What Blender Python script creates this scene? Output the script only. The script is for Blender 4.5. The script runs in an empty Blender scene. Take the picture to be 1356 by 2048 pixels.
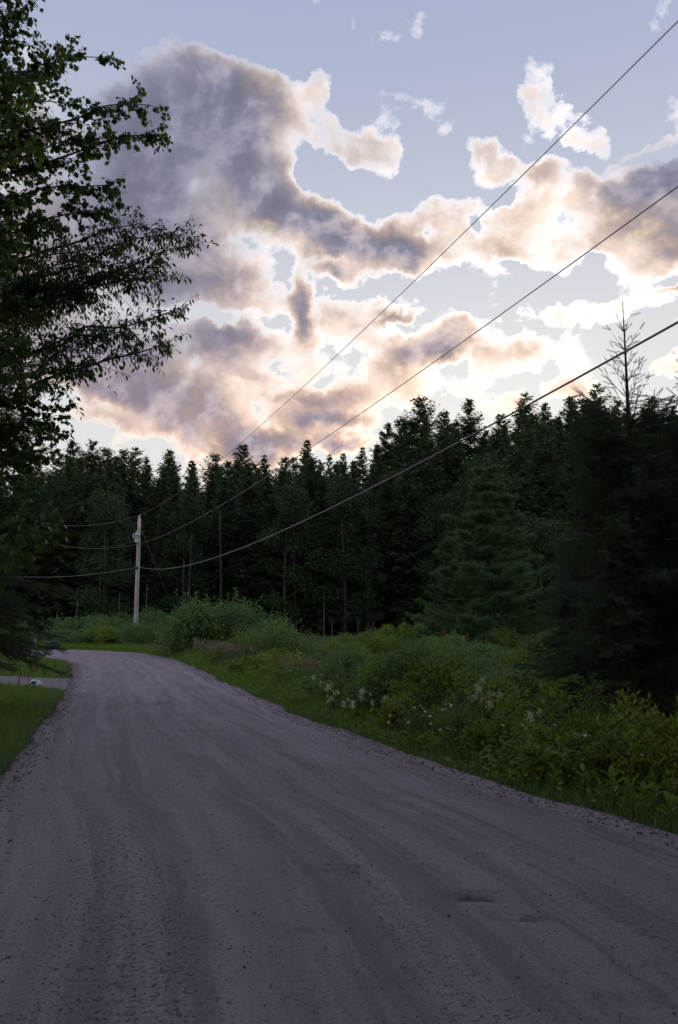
import bpy, math, random
import numpy as np
from mathutils import Vector

random.seed(7)
RNG = np.random.default_rng(11)
scene = bpy.context.scene
COL = scene.collection
R = math.radians

# ---------------------------------------------------------------- camera
F, CX, CY, PITCH = 1562.0, 678.0, 1024.0, R(7.87)      # photograph: 1356 x 2048
EYE = np.array([0.0, 0.0, 1.6])
cam = bpy.data.cameras.new("camera")
cam.sensor_fit = 'VERTICAL'
cam.sensor_height = 23.6
cam.lens = F / 2048.0 * 23.6
cam.clip_start = 0.05
cam.clip_end = 4000
camo = bpy.data.objects.new("camera", cam)
COL.objects.link(camo)
camo.location = EYE
camo.rotation_euler = (R(90) + PITCH, 0, 0)
scene.camera = camo

def ray(px, py):
    """direction in the world through a point of the photograph"""
    a, b = (px - CX) / F, (CY - py) / F
    c, s = math.cos(PITCH), math.sin(PITCH)
    return np.array([a, c - b * s, s + b * c])

def at(px, py, y):
    """point at distance y ahead seen through that point"""
    d = ray(px, py)
    return EYE + d * (y / d[1])

def pix(p):
    p = np.asarray(p, float) - EYE
    c, s = math.cos(PITCH), math.sin(PITCH)
    f = p[..., 1] * c + p[..., 2] * s
    u = -p[..., 1] * s + p[..., 2] * c
    return CX + F * p[..., 0] / f, CY - F * u / f, f

# ---------------------------------------------------------------- sky, sun, exposure
SUN_EL, SUN_AZ = R(12.6), R(12.8)                          # low, behind the wooded hill, a little to the right
SKY_STRENGTH = 0.09
sun_dir = Vector((math.sin(SUN_AZ) * math.cos(SUN_EL), math.cos(SUN_AZ) * math.cos(SUN_EL), math.sin(SUN_EL)))
vs = scene.view_settings
vs.view_transform, vs.look, vs.gamma, vs.exposure = 'Standard', 'None', 1.0, 0.12
vs.use_curve_mapping = False
scene.cycles.max_bounces = 5
scene.cycles.diffuse_bounces = 3
scene.cycles.glossy_bounces = 2
scene.cycles.transmission_bounces = 3
scene.cycles.transparent_max_bounces = 4
scene.cycles.use_denoising = True

class NT:
    """small helper that strings nodes together"""
    def __init__(self, tree):
        self.t = tree
        tree.nodes.clear()
    def n(self, typ, **kw):
        nd = self.t.nodes.new(typ)
        for k, v in kw.items():
            setattr(nd, k, v)
        return nd
    def put(self, sock, v):
        if isinstance(v, bpy.types.NodeSocket):
            self.t.links.new(v, sock)
        elif v is not None:
            if sock.type == 'RGBA' and len(v) == 3:
                v = (*v, 1)
            sock.default_value = v
    def m(self, op, a, b=None, c=None, clamp=False):
        nd = self.n('ShaderNodeMath', operation=op, use_clamp=clamp)
        for i, v in enumerate((a, b, c)):
            if v is not None:
                self.put(nd.inputs[i], v)
        return nd.outputs[0]
    def v(self, op, a, b=None, scale=None):
        nd = self.n('ShaderNodeVectorMath', operation=op)
        self.put(nd.inputs[0], a)
        if b is not None:
            self.put(nd.inputs[1], b)
        if scale is not None:
            self.put(nd.inputs['Scale'], scale)
        return nd.outputs['Value'] if op in ('DOT_PRODUCT', 'LENGTH', 'DISTANCE') else nd.outputs[0]
    def noise(self, vec, scale, detail=4, rough=0.55, out=0, dim='3D', dist=0.0, lac=2.0):
        nd = self.n('ShaderNodeTexNoise', noise_dimensions=dim)
        self.put(nd.inputs['Vector'], vec)
        for k, val in (('Scale', scale), ('Detail', detail), ('Roughness', rough), ('Distortion', dist), ('Lacunarity', lac)):
            nd.inputs[k].default_value = val
        return nd.outputs[out]
    def mix(self, f, a, b, mode='MIX', clamp=True):
        nd = self.n('ShaderNodeMix', data_type='RGBA', blend_type=mode, clamp_factor=clamp)
        self.put(nd.inputs[0], f); self.put(nd.inputs[6], a); self.put(nd.inputs[7], b)
        return nd.outputs[2]
    def ramp(self, f, lo, hi, a=0.0, b=1.0, kind='SMOOTHSTEP'):
        nd = self.n('ShaderNodeMapRange', interpolation_type=kind)
        for i, v in enumerate((f, lo, hi, a, b)):
            self.put(nd.inputs[i], v)
        return nd.outputs[0]

world = bpy.data.worlds.new("World")
scene.world = world
world.use_nodes = True
w = NT(world.node_tree)
tc = w.n('ShaderNodeTexCoord').outputs['Generated']
dirn = w.v('NORMALIZE', tc)
sky = w.n('ShaderNodeTexSky', sky_type='NISHITA', sun_disc=False, sun_elevation=SUN_EL, sun_rotation=SUN_AZ,
          altitude=300, air_density=0.9, dust_density=0.6, ozone_density=1.6)
# the high thin haze of a summer evening takes some of the colour out of the clear sky
sep = w.n('ShaderNodeSeparateXYZ'); w.put(sep.inputs[0], dirn)
dx, dy, dz = sep.outputs
hz = w.ramp(w.m('ABSOLUTE', dz), 0.20, 0.72, 1.0, 0.0)
up = w.mix(hz, (4.3, 4.9, 6.9), (8.6, 8.4, 8.2))
clear = w.mix(0.86, sky.outputs[0], up)

# clouds: an optical depth laid over the sky in azimuth and elevation.  Thin cloud lets the low sun through
# and shines, thick cloud stays mauve and grey.
az = w.m('ARCTAN2', dx, dy)
el = w.m('ARCSINE', dz)
comb = w.n('ShaderNodeCombineXYZ'); w.put(comb.inputs[0], az); w.put(comb.inputs[1], el)
ae = comb.outputs[0]
w1 = w.v('SUBTRACT', w.noise(dirn, 7.0, 3, 0.5, out=1), (0.5, 0.5, 0.5))
w2 = w.v('SUBTRACT', w.noise(dirn, 26.0, 4, 0.62, out=1), (0.5, 0.5, 0.5))
wv = w.v('ADD', w.v('SCALE', w1, scale=0.060), w.v('SCALE', w2, scale=0.046))
aew = w.v('ADD', ae, w.v('MULTIPLY', wv, (1.0, 1.0, 0.0)))

def blob(acc, px, py, rx, ry, rot, wt):
    d = ray(px, py); d = d / np.linalg.norm(d)
    a, e = math.atan2(d[0], d[1]), math.asin(d[2])
    off = math.atan((py - CY) / F)
    k = 1.0 / F * math.cos(off) ** 2 * 1.0
    mp = w.n('ShaderNodeMapping', vector_type='TEXTURE')
    w.put(mp.inputs[0], aew)
    mp.inputs['Location'].default_value = (a, e, 0)
    mp.inputs['Rotation'].default_value = (0, 0, R(rot))
    mp.inputs['Scale'].default_value = (rx * 1.62 / F, ry * 1.62 * k, 1)
    g = w.n('ShaderNodeTexGradient', gradient_type='QUADRATIC_SPHERE')
    w.put(g.inputs[0], mp.outputs[0])
    g = g.outputs['Fac']
    return w.m('MULTIPLY', g, wt) if acc is None else w.m('MULTIPLY_ADD', g, wt, acc)

THICK = [  # px, py, rx, ry, rotation, weight
    (425, 185, 72, 58, 0, 3.0), (320, 225, 140, 85, 15, 2.6), (470, 290, 105, 130, 0, 3.2), (520, 390, 95, 100, 0, 2.8),
    (290, 340, 130, 110, 0, 1.6), (260, 450, 150, 110, 0, 1.5), (420, 470, 120, 65, 0, 1.3),
    (620, 450, 130, 55, -18, 2.6), (715, 490, 120, 50, -8, 2.8), (800, 490, 60, 48, 0, 1.3), (690, 540, 80, 24, 0, 1.2),
    (480, 545, 120, 45, 0, 0.9), (330, 560, 110, 60, 0, 0.8), (612, 625, 30, 80, 0, 2.4),
    (240, 715, 170, 75, 0, 1.8), (440, 685, 85, 38, 0, 2.4), (290, 780, 180, 48, -12, 1.7), (500, 760, 140, 65, 0, 1.5),
    (620, 805, 110, 45, -5, 1.8), (640, 848, 100, 24, 0, 2.4), (450, 850, 120, 50, -20, 1.6), (370, 860, 100, 40, -20, 1.7), (230, 795, 140, 34, -10, 1.4), (500, 900, 90, 40, 0, 1.5), (550, 890, 100, 36, 0, 1.2), (690, 890, 65, 17, 0, 2.6),
    (880, 697, 78, 34, 8, 3.2), (800, 722, 60, 36, 0, 1.2), (915, 652, 38, 24, 0, 1.0),
    (1330, 372, 140, 30, 0, 3.0), (1310, 420, 90, 40, 0, 1.5), (1375, 470, 65, 55, 0, 2.8), (1350, 576, 36, 11, 0, 1.5), (1310, 305, 60, 10, 8, 0.5),
    (800, 626, 50, 13, 0, 1.2), (60, 250, 140, 120, 0, 1.3), (20, 520, 150, 140, 0, 1.5)]
THIN = [
    (515, 165, 48, 48, 0, 1.2), (565, 195, 66, 48, -30, 1.6), (625, 175, 32, 40, -30, 1.4), (655, 258, 66, 36, -28, 1.5), (725, 290, 58, 36, -10, 1.5), (775, 300, 34, 42, 0, 1.2),
    (1075, 212, 50, 42, -40, 1.6), (1135, 252, 54, 42, -40, 1.7), (1180, 282, 46, 34, -40, 1.5), (970, 318, 50, 24, -35, 1.1), (1000, 352, 44, 20, 0, 1.0), (1080, 362, 58, 24, 0, 1.1), (1160, 375, 22, 25, 0, 0.9),
    (880, 420, 95, 42, 10, 1.1), (920, 460, 75, 60, 0, 0.9), (1000, 470, 100, 50, 0, 1.1), (1130, 430, 120, 50, 0, 1.2), (1080, 500, 75, 36, 0, 0.9), (1240, 470, 100, 55, 0, 1.2), (885, 510, 36, 30, 0, 0.8),
    (1300, 520, 75, 34, 0, 1.0), (1150, 620, 95, 26, 0, 1.2), (1270, 600, 95, 36, 0, 1.0), (1040, 700, 52, 50, 0, 0.75), (975, 715, 45, 42, 0, 0.8),
    (735, 610, 85, 36, 0, 1.2), (690, 655, 55, 50, 0, 1.2), (560, 680, 48, 36, 0, 1.1), (520, 600, 80, 26, 0, 0.9), (450, 590, 110, 40, 0, 1.0), (560, 580, 80, 34, 0, 1.0), (640, 715, 60, 56, 0, 1.1), (740, 700, 70, 46, 0, 1.1), (400, 612, 60, 20, 0, 0.5),
    (810, 775, 110, 42, 0, 1.0), (700, 760, 50, 40, 0, 0.8), (940, 790, 65, 36, 0, 0.6), (1150, 785, 60, 28, 0, 0.9), (1340, 735, 50, 26, 0, 1.0), (1020, 815, 50, 22, 0, 1.1),
    (200, 838, 110, 16, -8, 0.8), (600, 890, 70, 26, 0, 0.8)]
HOLES = [(388, 362, 40, 40, 0, -0.8), (395, 640, 70, 22, -12, -1.0), (610, 345, 26, 40, 0, -1.0), (385, 735, 46, 30, 0, -0.6), (560, 565, 60, 22, 0, -0.7), (500, 500, 46, 30, 0, -0.4), (680, 520, 40, 18, 0, -0.8), (770, 510, 40, 20, 0, -0.6),
         (955, 440, 22, 34, 20, -0.9), (1035, 520, 40, 16, 0, -0.9), (1010, 405, 26, 16, -30, -0.9), (1180, 520, 40, 14, 0, -0.8), (1195, 400, 26, 16, 0, -0.7), (850, 455, 18, 26, 0, -0.6),
         (470, 770, 50, 22, -15, -0.5), (640, 770, 36, 20, 0, -0.7), (330, 720, 30, 24, 0, -0.5), (600, 480, 30, 18, 0, -0.6), (540, 460, 26, 16, 0, -0.5)]
base = None
for b_ in THICK + HOLES:
    base = blob(base, *b_)
veil = None
for b_ in THIN:
    veil = blob(veil, *b_)
veil = w.m('SMOOTH_MIN', w.m('MULTIPLY', veil, 1.3), 0.66, 0.4)
base = w.m('ADD', w.m('MULTIPLY', base, 1.25), veil)
# where the thick cloud stands between the low sun and the cloud behind it
shade = None
for b_ in [(330, 230, 230, 180, 0, 1.5), (230, 430, 230, 190, 0, 1.5), (190, 690, 260, 90, 0, 1.3), (420, 560, 60, 60, 0, 0.5), (440, 690, 110, 50, 0, 0.7), (1360, 340, 190, 60, 0, 1.4), (330, 590, 110, 90, 0, 0.8),
           (1080, 440, 300, 170, 0, -0.25), (1130, 250, 120, 90, 0, -0.5), (1180, 620, 220, 70, 0, -0.3), (840, 780, 160, 60, 0, -0.1), (590, 200, 90, 70, 0, -0.3)]:
    shade = blob(shade, *b_)
shade = w.m('MINIMUM', shade, 0.93)
# the sky goes on in the same manner all round, with clouds of the same size
ddz = w.m('ADD', w.m('ABSOLUTE', dz), 0.35)
cl = w.n('ShaderNodeCombineXYZ'); w.put(cl.inputs[0], w.m('DIVIDE', dx, ddz)); w.put(cl.inputs[1], w.m('DIVIDE', dy, ddz))
far = w.ramp(w.noise(cl.outputs[0], 1.9, 5, 0.55), 0.50, 0.70, 0.0, 2.4)
inview = w.m('MULTIPLY', w.ramp(w.m('ABSOLUTE', az), 0.42, 0.60, 1.0, 0.0), w.ramp(el, 0.72, 0.95, 1.0, 0.0))
base = w.m('ADD', base, w.m('MULTIPLY', far, w.m('SUBTRACT', 1.0, inview)))
st = w.v('MULTIPLY', dirn, (1.0, 1.0, 1.25))
fb = w.noise(st, 12.0, 8, 0.60, dist=0.2)
sunst = w.v('MULTIPLY', tuple(sun_dir), (1.0, 1.0, 1.25))
st2 = w.v('ADD', st, w.v('SCALE', w.v('NORMALIZE', w.v('SUBTRACT', sunst, st)), scale=0.022))
relief = w.m('SUBTRACT', fb, w.noise(st2, 12.0, 4, 0.60, dist=0.2))     # the sunward sides of the billows
n0 = w.m('SUBTRACT', fb, 0.5)
edge = w.m('MULTIPLY', n0, w.m('MULTIPLY_ADD', w.m('MINIMUM', base, 2.0), 1.25, 1.0))
tau = w.m('MAXIMUM', w.m('SUBTRACT', w.m('MULTIPLY_ADD', edge, 1.9, base), 0.20), 0.0)
tau = w.m('MULTIPLY', tau, 1.45)
T = w.m('POWER', 2.71828, w.m('MULTIPLY', tau, -2.2))
T2 = w.m('POWER', 2.71828, w.m('MULTIPLY', tau, -1.05))
cosg = w.m('MAXIMUM', w.v('DOT_PRODUCT', dirn, tuple(sun_dir)), 0.0)
phase = w.m('ADD', w.m('MULTIPLY', w.m('POWER', cosg, 14.0), 8.0), w.m('MULTIPLY_ADD', cosg, 7.5, 4.0))
thin = w.m('MULTIPLY', w.m('MULTIPLY', w.m('SUBTRACT', 1.0, T), T2), w.m('MULTIPLY', phase, w.m('SUBTRACT', 0.95, shade)))
suncol = w.mix(w.ramp(tau, 0.22, 1.25, kind='LINEAR'), (1.0, 0.93, 0.83), (1.0, 0.66, 0.28))
suncol = w.v('MULTIPLY', suncol, w.mix(w.ramp(el, 0.20, 0.38), (1.05, 0.87, 0.60), (1.0, 1.0, 1.0)))   # longer path through the air low down
lit = w.v('SCALE', suncol, scale=thin)
face = w.m('MULTIPLY', w.m('MULTIPLY', w.m('MAXIMUM', relief, 0.0), w.m('SUBTRACT', 1.0, T)), w.m('MULTIPLY', phase, w.m('MULTIPLY_ADD', shade, -0.75, 1.0)))
lit = w.v('ADD', lit, w.v('SCALE', (1.0, 0.78, 0.50), scale=w.m('MULTIPLY', face, 1.25)))
grey = w.mix(w.ramp(el, 0.20, 0.58), (3.0, 2.6, 3.3), (2.2, 2.25, 3.2))
grey = w.v('SCALE', grey, scale=w.m('MULTIPLY', w.m('SUBTRACT', 1.0, T), w.ramp(relief, -0.16, 0.16, 0.80, 1.28)))
tot = w.v('ADD', w.v('ADD', w.v('SCALE', clear, scale=T), lit), grey)
bg = w.n('ShaderNodeBackground')
w.put(bg.inputs[0], tot)
bg.inputs[1].default_value = SKY_STRENGTH
wo = w.n('ShaderNodeOutputWorld')
w.put(wo.inputs[0], bg.outputs[0])

sl = bpy.data.lights.new("sun", 'SUN')
sl.energy = 2.6
sl.angle = R(2.0)
sl.color = (1.0, 0.72, 0.46)
slo = bpy.data.objects.new("sun", sl)
COL.objects.link(slo)
slo.rotation_euler = sun_dir.to_track_quat('Z', 'Y').to_euler()

# ---------------------------------------------------------------- helpers
def mesh_np(name, V, Fc, mat=None, smooth=False, uv=None):
    """mesh from numpy arrays; Fc is one (n,k) array or a list of them"""
    Fl = [np.asarray(f) for f in (Fc if isinstance(Fc, list) else [Fc]) if len(f)]
    me = bpy.data.meshes.new(name)
    V = np.asarray(V, np.float32)
    me.vertices.add(len(V))
    me.vertices.foreach_set('co', V.ravel())
    loops = np.concatenate([f.ravel() for f in Fl]).astype(np.int32)
    sizes = np.concatenate([np.full(len(f), f.shape[1]) for f in Fl])
    starts = np.concatenate([[0], np.cumsum(sizes)[:-1]]).astype(np.int32)
    me.loops.add(len(loops))
    me.loops.foreach_set('vertex_index', loops)
    me.polygons.add(len(sizes))
    me.polygons.foreach_set('loop_start', starts)
    if uv is not None:
        l = me.uv_layers.new(name='UVMap')
        l.data.foreach_set('uv', np.asarray(uv, np.float32)[loops].ravel())
    me.update(calc_edges=True)
    if smooth:
        me.polygons.foreach_set('use_smooth', np.ones(len(sizes), bool))
    if mat:
        me.materials.append(mat)
    return me

def link(name, me, parent=None, loc=None, rot=None, scale=None):
    o = bpy.data.objects.new(name, me)
    COL.objects.link(o)
    if parent is not None:
        o.parent = parent
    if loc is not None: o.location = loc
    if rot is not None: o.rotation_euler = rot
    if scale is not None: o.scale = scale
    return o

def tag(o, label=None, cat=None, group=None, kind=None):
    for k, v in (('label', label), ('category', cat), ('group', group), ('kind', kind)):
        if v:
            o[k] = v
    return o

def place(name, parts, loc, rotz=0.0, scale=1.0, label=None, cat=None, group=None, tilt=(0, 0)):
    """a thing: an empty at its base and one child for each part; parts = [(name, mesh), ...]"""
    r = link(name, None, loc=tuple(loc), rot=(tilt[0], tilt[1], rotz), scale=scale if hasattr(scale, '__len__') else (scale,) * 3)
    r.empty_display_size = 0.2
    tag(r, label, cat, group)
    for pn, me in parts:
        link(pn, me, r)
    return r

def join(parts):
    """[(V,F)] -> one (V,F)"""
    Vs, Fs, n = [], [], 0
    for V, Fc in parts:
        if len(V) == 0: continue
        Vs.append(V); Fs.append(np.asarray(Fc) + n); n += len(V)
    return np.concatenate(Vs), np.concatenate(Fs)

def unit(a):
    a = np.asarray(a, float)
    return a / np.maximum(np.linalg.norm(a, axis=-1, keepdims=True), 1e-9)

def frames(d, roll=None, up=(0, 0, 1)):
    """matrices whose columns are direction, side and normal"""
    x = unit(d)
    u = np.broadcast_to(np.asarray(up, float), x.shape)
    y = np.cross(u, x)
    bad = np.linalg.norm(y, axis=-1) < 1e-3
    y[bad] = (0, 1, 0)
    y = unit(y)
    z = np.cross(x, y)
    if roll is not None:
        c, s = np.cos(roll)[:, None], np.sin(roll)[:, None]
        y, z = y * c + z * s, z * c - y * s
    return np.stack([x, y, z], axis=-1)

def scatter(V, Fc, M, T, S):
    """copies of a small shape: M (n,3,3), T (n,3), S (n,) or (n,3)"""
    S = np.asarray(S, float)
    S = S[:, None] if S.ndim == 1 else S
    n = len(T)
    P = np.einsum('nij,nkj->nki', M, V[None] * (S[:, None, :] if S.shape[1] == 3 else S[:, :, None]))
    P = P + T[:, None, :]
    Fa = np.asarray(Fc)[None] + (np.arange(n) * len(V))[:, None, None]
    return P.reshape(-1, 3), Fa.reshape(-1, Fa.shape[-1])

def tube(P, rad, k=6, cap=True):
    """tapered tube along points, triangles"""
    P = np.asarray(P, float); n = len(P)
    rad = np.broadcast_to(np.asarray(rad, float), (n,))
    d = unit(np.gradient(P, axis=0))
    ref = np.array([0.0, 0, 1]) if abs(d[:, 2]).mean() < 0.8 else np.array([1.0, 0, 0])
    a = unit(np.cross(d, ref)); b = np.cross(d, a)
    t = np.arange(k) * 2 * np.pi / k
    V = P[:, None] + rad[:, None, None] * (a[:, None] * np.cos(t)[None, :, None] + b[:, None] * np.sin(t)[None, :, None])
    V = V.reshape(-1, 3)
    i, j = np.meshgrid(np.arange(n - 1), np.arange(k), indexing='ij')
    q = [i * k + j, i * k + (j + 1) % k, (i + 1) * k + (j + 1) % k, (i + 1) * k + j]
    Fq = np.stack(q, -1).reshape(-1, 4)
    Ft = np.concatenate([Fq[:, [0, 1, 2]], Fq[:, [0, 2, 3]]])
    if cap:
        V = np.concatenate([V, P[:1], P[-1:]])
        c0, c1 = n * k, n * k + 1
        jj = np.arange(k)
        Ft = np.concatenate([Ft, np.stack([np.full(k, c0), (jj + 1) % k, jj], -1),
                             np.stack([np.full(k, c1), (n - 1) * k + jj, (n - 1) * k + (jj + 1) % k], -1)])
    return V, Ft

_tab = np.random.default_rng(3).random((256, 256))
def vnoise(x, y, s=1.0, seed=0):
    x = np.asarray(x, float) * s + seed * 17.3; y = np.asarray(y, float) * s + seed * 5.7
    xi, yi = np.floor(x).astype(int), np.floor(y).astype(int)
    fx, fy = x - xi, y - yi
    fx = fx * fx * (3 - 2 * fx); fy = fy * fy * (3 - 2 * fy)
    g = lambda a, b: _tab[a & 255, b & 255]
    return (g(xi, yi) * (1 - fx) + g(xi + 1, yi) * fx) * (1 - fy) + (g(xi, yi + 1) * (1 - fx) + g(xi + 1, yi + 1) * fx) * fy
def fbm(x, y, s=1.0, oct=4, seed=0):
    t, a, n = 0, 0.5, 0
    for o in range(oct):
        t = t + a * vnoise(x, y, s * 2 ** o, seed + o); n += a; a *= 0.5
    return t / n - 0.5
def sstep(a, b, x):
    t = np.clip((np.asarray(x, float) - a) / (b - a), 0, 1)
    return t * t * (3 - 2 * t)

def catmull(P, n):
    P = np.asarray(P, float)
    Q = np.vstack([2 * P[0] - P[1], P, 2 * P[-1] - P[-2]])
    out = []
    for i in range(len(P) - 1):
        p0, p1, p2, p3 = Q[i:i + 4]
        t = np.linspace(0, 1, n, endpoint=False)[:, None]
        out.append(0.5 * (2 * p1 + (p2 - p0) * t + (2 * p0 - 5 * p1 + 4 * p2 - p3) * t ** 2 + (3 * p1 - p0 - 3 * p2 + p3) * t ** 3))
    out.append(P[-1:])
    return np.vstack(out)

# ---------------------------------------------------------------- materials
def new_mat(name):
    m = bpy.data.materials.new(name)
    m.use_nodes = True
    return m, NT(m.node_tree)
def finish(nt, shader):
    o = nt.n('ShaderNodeOutputMaterial')
    nt.put(o.inputs[0], shader)

def leaf_mat(name, c1, c2, trans=0.3, rough=0.55, c3=None, spec=0.25):
    m, t = new_mat(name)
    rnd = t.n('ShaderNodeNewGeometry').outputs['Random Per Island']
    orn = t.n('ShaderNodeObjectInfo').outputs['Random']
    f = t.m('ADD', t.m('MULTIPLY', rnd, 0.5), t.m('MULTIPLY', orn, 0.5))
    col = t.mix(f, c1, c2)
    if c3:
        col = t.mix(t.ramp(rnd, 0.90, 0.97), col, c3)
    p = t.n('ShaderNodeBsdfPrincipled')
    t.put(p.inputs['Base Color'], col)
    p.inputs['Roughness'].default_value = rough
    p.inputs['Specular IOR Level'].default_value = spec
    tr = t.n('ShaderNodeBsdfTranslucent')
    t.put(tr.inputs[0], t.mix(1.0, col, (1.0, 1.15, 0.55), 'MULTIPLY'))
    mx = t.n('ShaderNodeMixShader')
    mx.inputs[0].default_value = trans
    t.put(mx.inputs[1], p.outputs[0]); t.put(mx.inputs[2], tr.outputs[0])
    finish(t, mx.outputs[0])
    return m

def plain_mat(name, c1, c2, scale=6.0, rough=0.8, stretch=(1, 1, 1), metal=0.0, bump=0.0, coord='Object', detail=5):
    m, t = new_mat(name)
    v = t.v('MULTIPLY', t.n('ShaderNodeTexCoord').outputs[coord], stretch)
    nz = t.noise(v, scale, detail, 0.6)
    p = t.n('ShaderNodeBsdfPrincipled')
    t.put(p.inputs['Base Color'], t.mix(t.ramp(nz, 0.3, 0.7), c1, c2))
    p.inputs['Roughness'].default_value = rough
    p.inputs['Metallic'].default_value = metal
    if bump:
        b = t.n('ShaderNodeBump'); b.inputs['Strength'].default_value = bump; b.inputs['Distance'].default_value = 0.02
        t.put(b.inputs['Height'], nz)
        t.put(p.inputs['Normal'], b.outputs[0])
    finish(t, p.outputs[0])
    return m

M_SPRUCE = leaf_mat('spruce_needles', (0.034, 0.060, 0.038), (0.092, 0.128, 0.052), 0.22)
M_SPRUCE2 = leaf_mat('near_spruce_needles', (0.042, 0.068, 0.038), (0.074, 0.108, 0.056), 0.2)
M_PINE = leaf_mat('pine_needles', (0.080, 0.140, 0.066), (0.120, 0.190, 0.085), 0.3)
M_DARKLEAF = leaf_mat('wood_leaves', (0.032, 0.060, 0.030), (0.065, 0.105, 0.044), 0.3)
M_BROAD = leaf_mat('broad_leaves', (0.060, 0.110, 0.035), (0.100, 0.165, 0.050), 0.35)
M_MAPLE = leaf_mat('maple_leaves', (0.045, 0.085, 0.025), (0.085, 0.140, 0.040), 0.40, 0.40)
M_CHERRY = leaf_mat('cherry_leaves', (0.045, 0.080, 0.028), (0.080, 0.125, 0.042), 0.35, 0.40)
M_WILLOW = leaf_mat('willow_leaves', (0.150, 0.235, 0.090), (0.250, 0.350, 0.145), 0.40)
M_ALDER = leaf_mat('alder_leaves', (0.085, 0.160, 0.060), (0.180, 0.280, 0.105), 0.38)
M_HERB = leaf_mat('herb_leaves', (0.130, 0.200, 0.036), (0.275, 0.345, 0.070), 0.42)
M_FERN = leaf_mat('fern_fronds', (0.120, 0.180, 0.030), (0.170, 0.230, 0.050), 0.45)
M_RED = leaf_mat('red_young_leaves', (0.22, 0.030, 0.025), (0.30, 0.06, 0.04), 0.4)
M_GRASS = leaf_mat('grass_blades', (0.085, 0.145, 0.036), (0.160, 0.235, 0.062), 0.42, 0.5, c3=(0.30, 0.27, 0.14))
M_LAWN = leaf_mat('lawn_blades', (0.120, 0.200, 0.034), (0.190, 0.275, 0.055), 0.45, 0.5)
M_SEED = leaf_mat('grass_seed_heads', (0.20, 0.16, 0.13), (0.28, 0.22, 0.18), 0.3, 0.8)
M_MARSH = leaf_mat('marsh_sedge', (0.10, 0.14, 0.09), (0.16, 0.20, 0.13), 0.3, 0.6)
M_WHITE = leaf_mat('white_petals', (0.72, 0.72, 0.74), (0.82, 0.82, 0.82), 0.3, 0.6)
M_CREAM = leaf_mat('cream_florets', (0.62, 0.60, 0.52), (0.80, 0.78, 0.70), 0.3, 0.7)
M_YELLOW = plain_mat('daisy_eye', (0.70, 0.45, 0.03), (0.8, 0.55, 0.05))
M_BARK = plain_mat('dark_bark', (0.030, 0.025, 0.022), (0.070, 0.060, 0.052), 9.0, 0.9, (1, 1, 0.25), bump=0.5)
M_SNAG = plain_mat('weathered_dead_wood', (0.06, 0.055, 0.052), (0.13, 0.12, 0.115), 7.0, 0.9, (1, 1, 0.15), bump=0.4)
M_POLE = plain_mat('weathered_pole_wood', (0.34, 0.28, 0.26), (0.66, 0.62, 0.62), 5.0, 0.85, (1, 1, 0.08), bump=0.3)
M_POST = plain_mat('pine_post_wood', (0.34, 0.26, 0.16), (0.46, 0.37, 0.24), 9.0, 0.85, (1, 1, 0.1))
M_STEM = plain_mat('green_stems', (0.07, 0.10, 0.04), (0.11, 0.13, 0.06))
M_WIRE = plain_mat('weathered_aluminium_wire', (0.30, 0.28, 0.27), (0.42, 0.40, 0.38), 3.0, 0.55, metal=0.3)
M_CABLE = plain_mat('black_cable_jacket', (0.24, 0.22, 0.21), (0.32, 0.30, 0.29), 3.0, 0.6)
M_STEEL = plain_mat('galvanised_steel', (0.48, 0.50, 0.52), (0.62, 0.64, 0.66), 14.0, 0.5, metal=0.2)
M_IRON = plain_mat('dark_iron', (0.04, 0.04, 0.045), (0.08, 0.08, 0.08), 12.0, 0.6)
M_PORC = plain_mat('grey_porcelain', (0.45, 0.46, 0.48), (0.55, 0.56, 0.58), 12.0, 0.25)
M_BIN = plain_mat('dark_green_plastic', (0.016, 0.030, 0.028), (0.028, 0.045, 0.042), 4.0, 0.5)
M_LID = plain_mat('faded_bin_lid', (0.10, 0.12, 0.15), (0.15, 0.17, 0.20), 4.0, 0.5)
M_BAG = plain_mat('white_plastic_bag', (0.70, 0.73, 0.80), (0.82, 0.84, 0.88), 7.0, 0.4, bump=0.2)
M_BLUE = plain_mat('navy_print', (0.02, 0.03, 0.06), (0.03, 0.05, 0.10), 7.0, 0.4)

# ---------------------------------------------------------------- the lie of the land
RIGHT = catmull([(6.5, -14), (4.7, -2), (3.7, 3), (2.62, 6.1), (1.62, 8.0), (-0.25, 12.5), (-2.45, 19), (-5.2, 28), (-8.0, 35.5), (-11.2, 40.5), (-16, 44.0), (-25, 46.5), (-48, 48)], 14)
LEFT = catmull([(0.6, -14), (-1.5, -2), (-2.3, 3), (-2.95, 6.1), (-3.45, 8.0), (-4.6, 12.5), (-6.45, 19), (-9.1, 27), (-11.2, 32.2), (-14.0, 36.0), (-18.5, 38.9), (-27, 41.2), (-49, 43)], 14)
ROADPOLY = np.vstack([LEFT, RIGHT[::-1]])

def poly_dist(P, x, y):
    x, y = np.asarray(x, float), np.asarray(y, float)
    best = np.full(x.shape, 1e9)
    for a, b in zip(P[:-1], P[1:]):
        d = b - a
        t = np.clip(((x - a[0]) * d[0] + (y - a[1]) * d[1]) / (d @ d), 0, 1)
        best = np.minimum(best, (x - a[0] - t * d[0]) ** 2 + (y - a[1] - t * d[1]) ** 2)
    return np.sqrt(best)
def inside(P, x, y):
    x, y = np.asarray(x, float), np.asarray(y, float)
    r = np.zeros(x.shape, bool)
    for a, b in zip(P, np.roll(P, -1, axis=0)):
        c = (a[1] > y) != (b[1] > y)
        with np.errstate(divide='ignore', invalid='ignore'):
            r ^= c & (x < (b[0] - a[0]) * (y - a[1]) / (b[1] - a[1]) + a[0])
    return r

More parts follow.
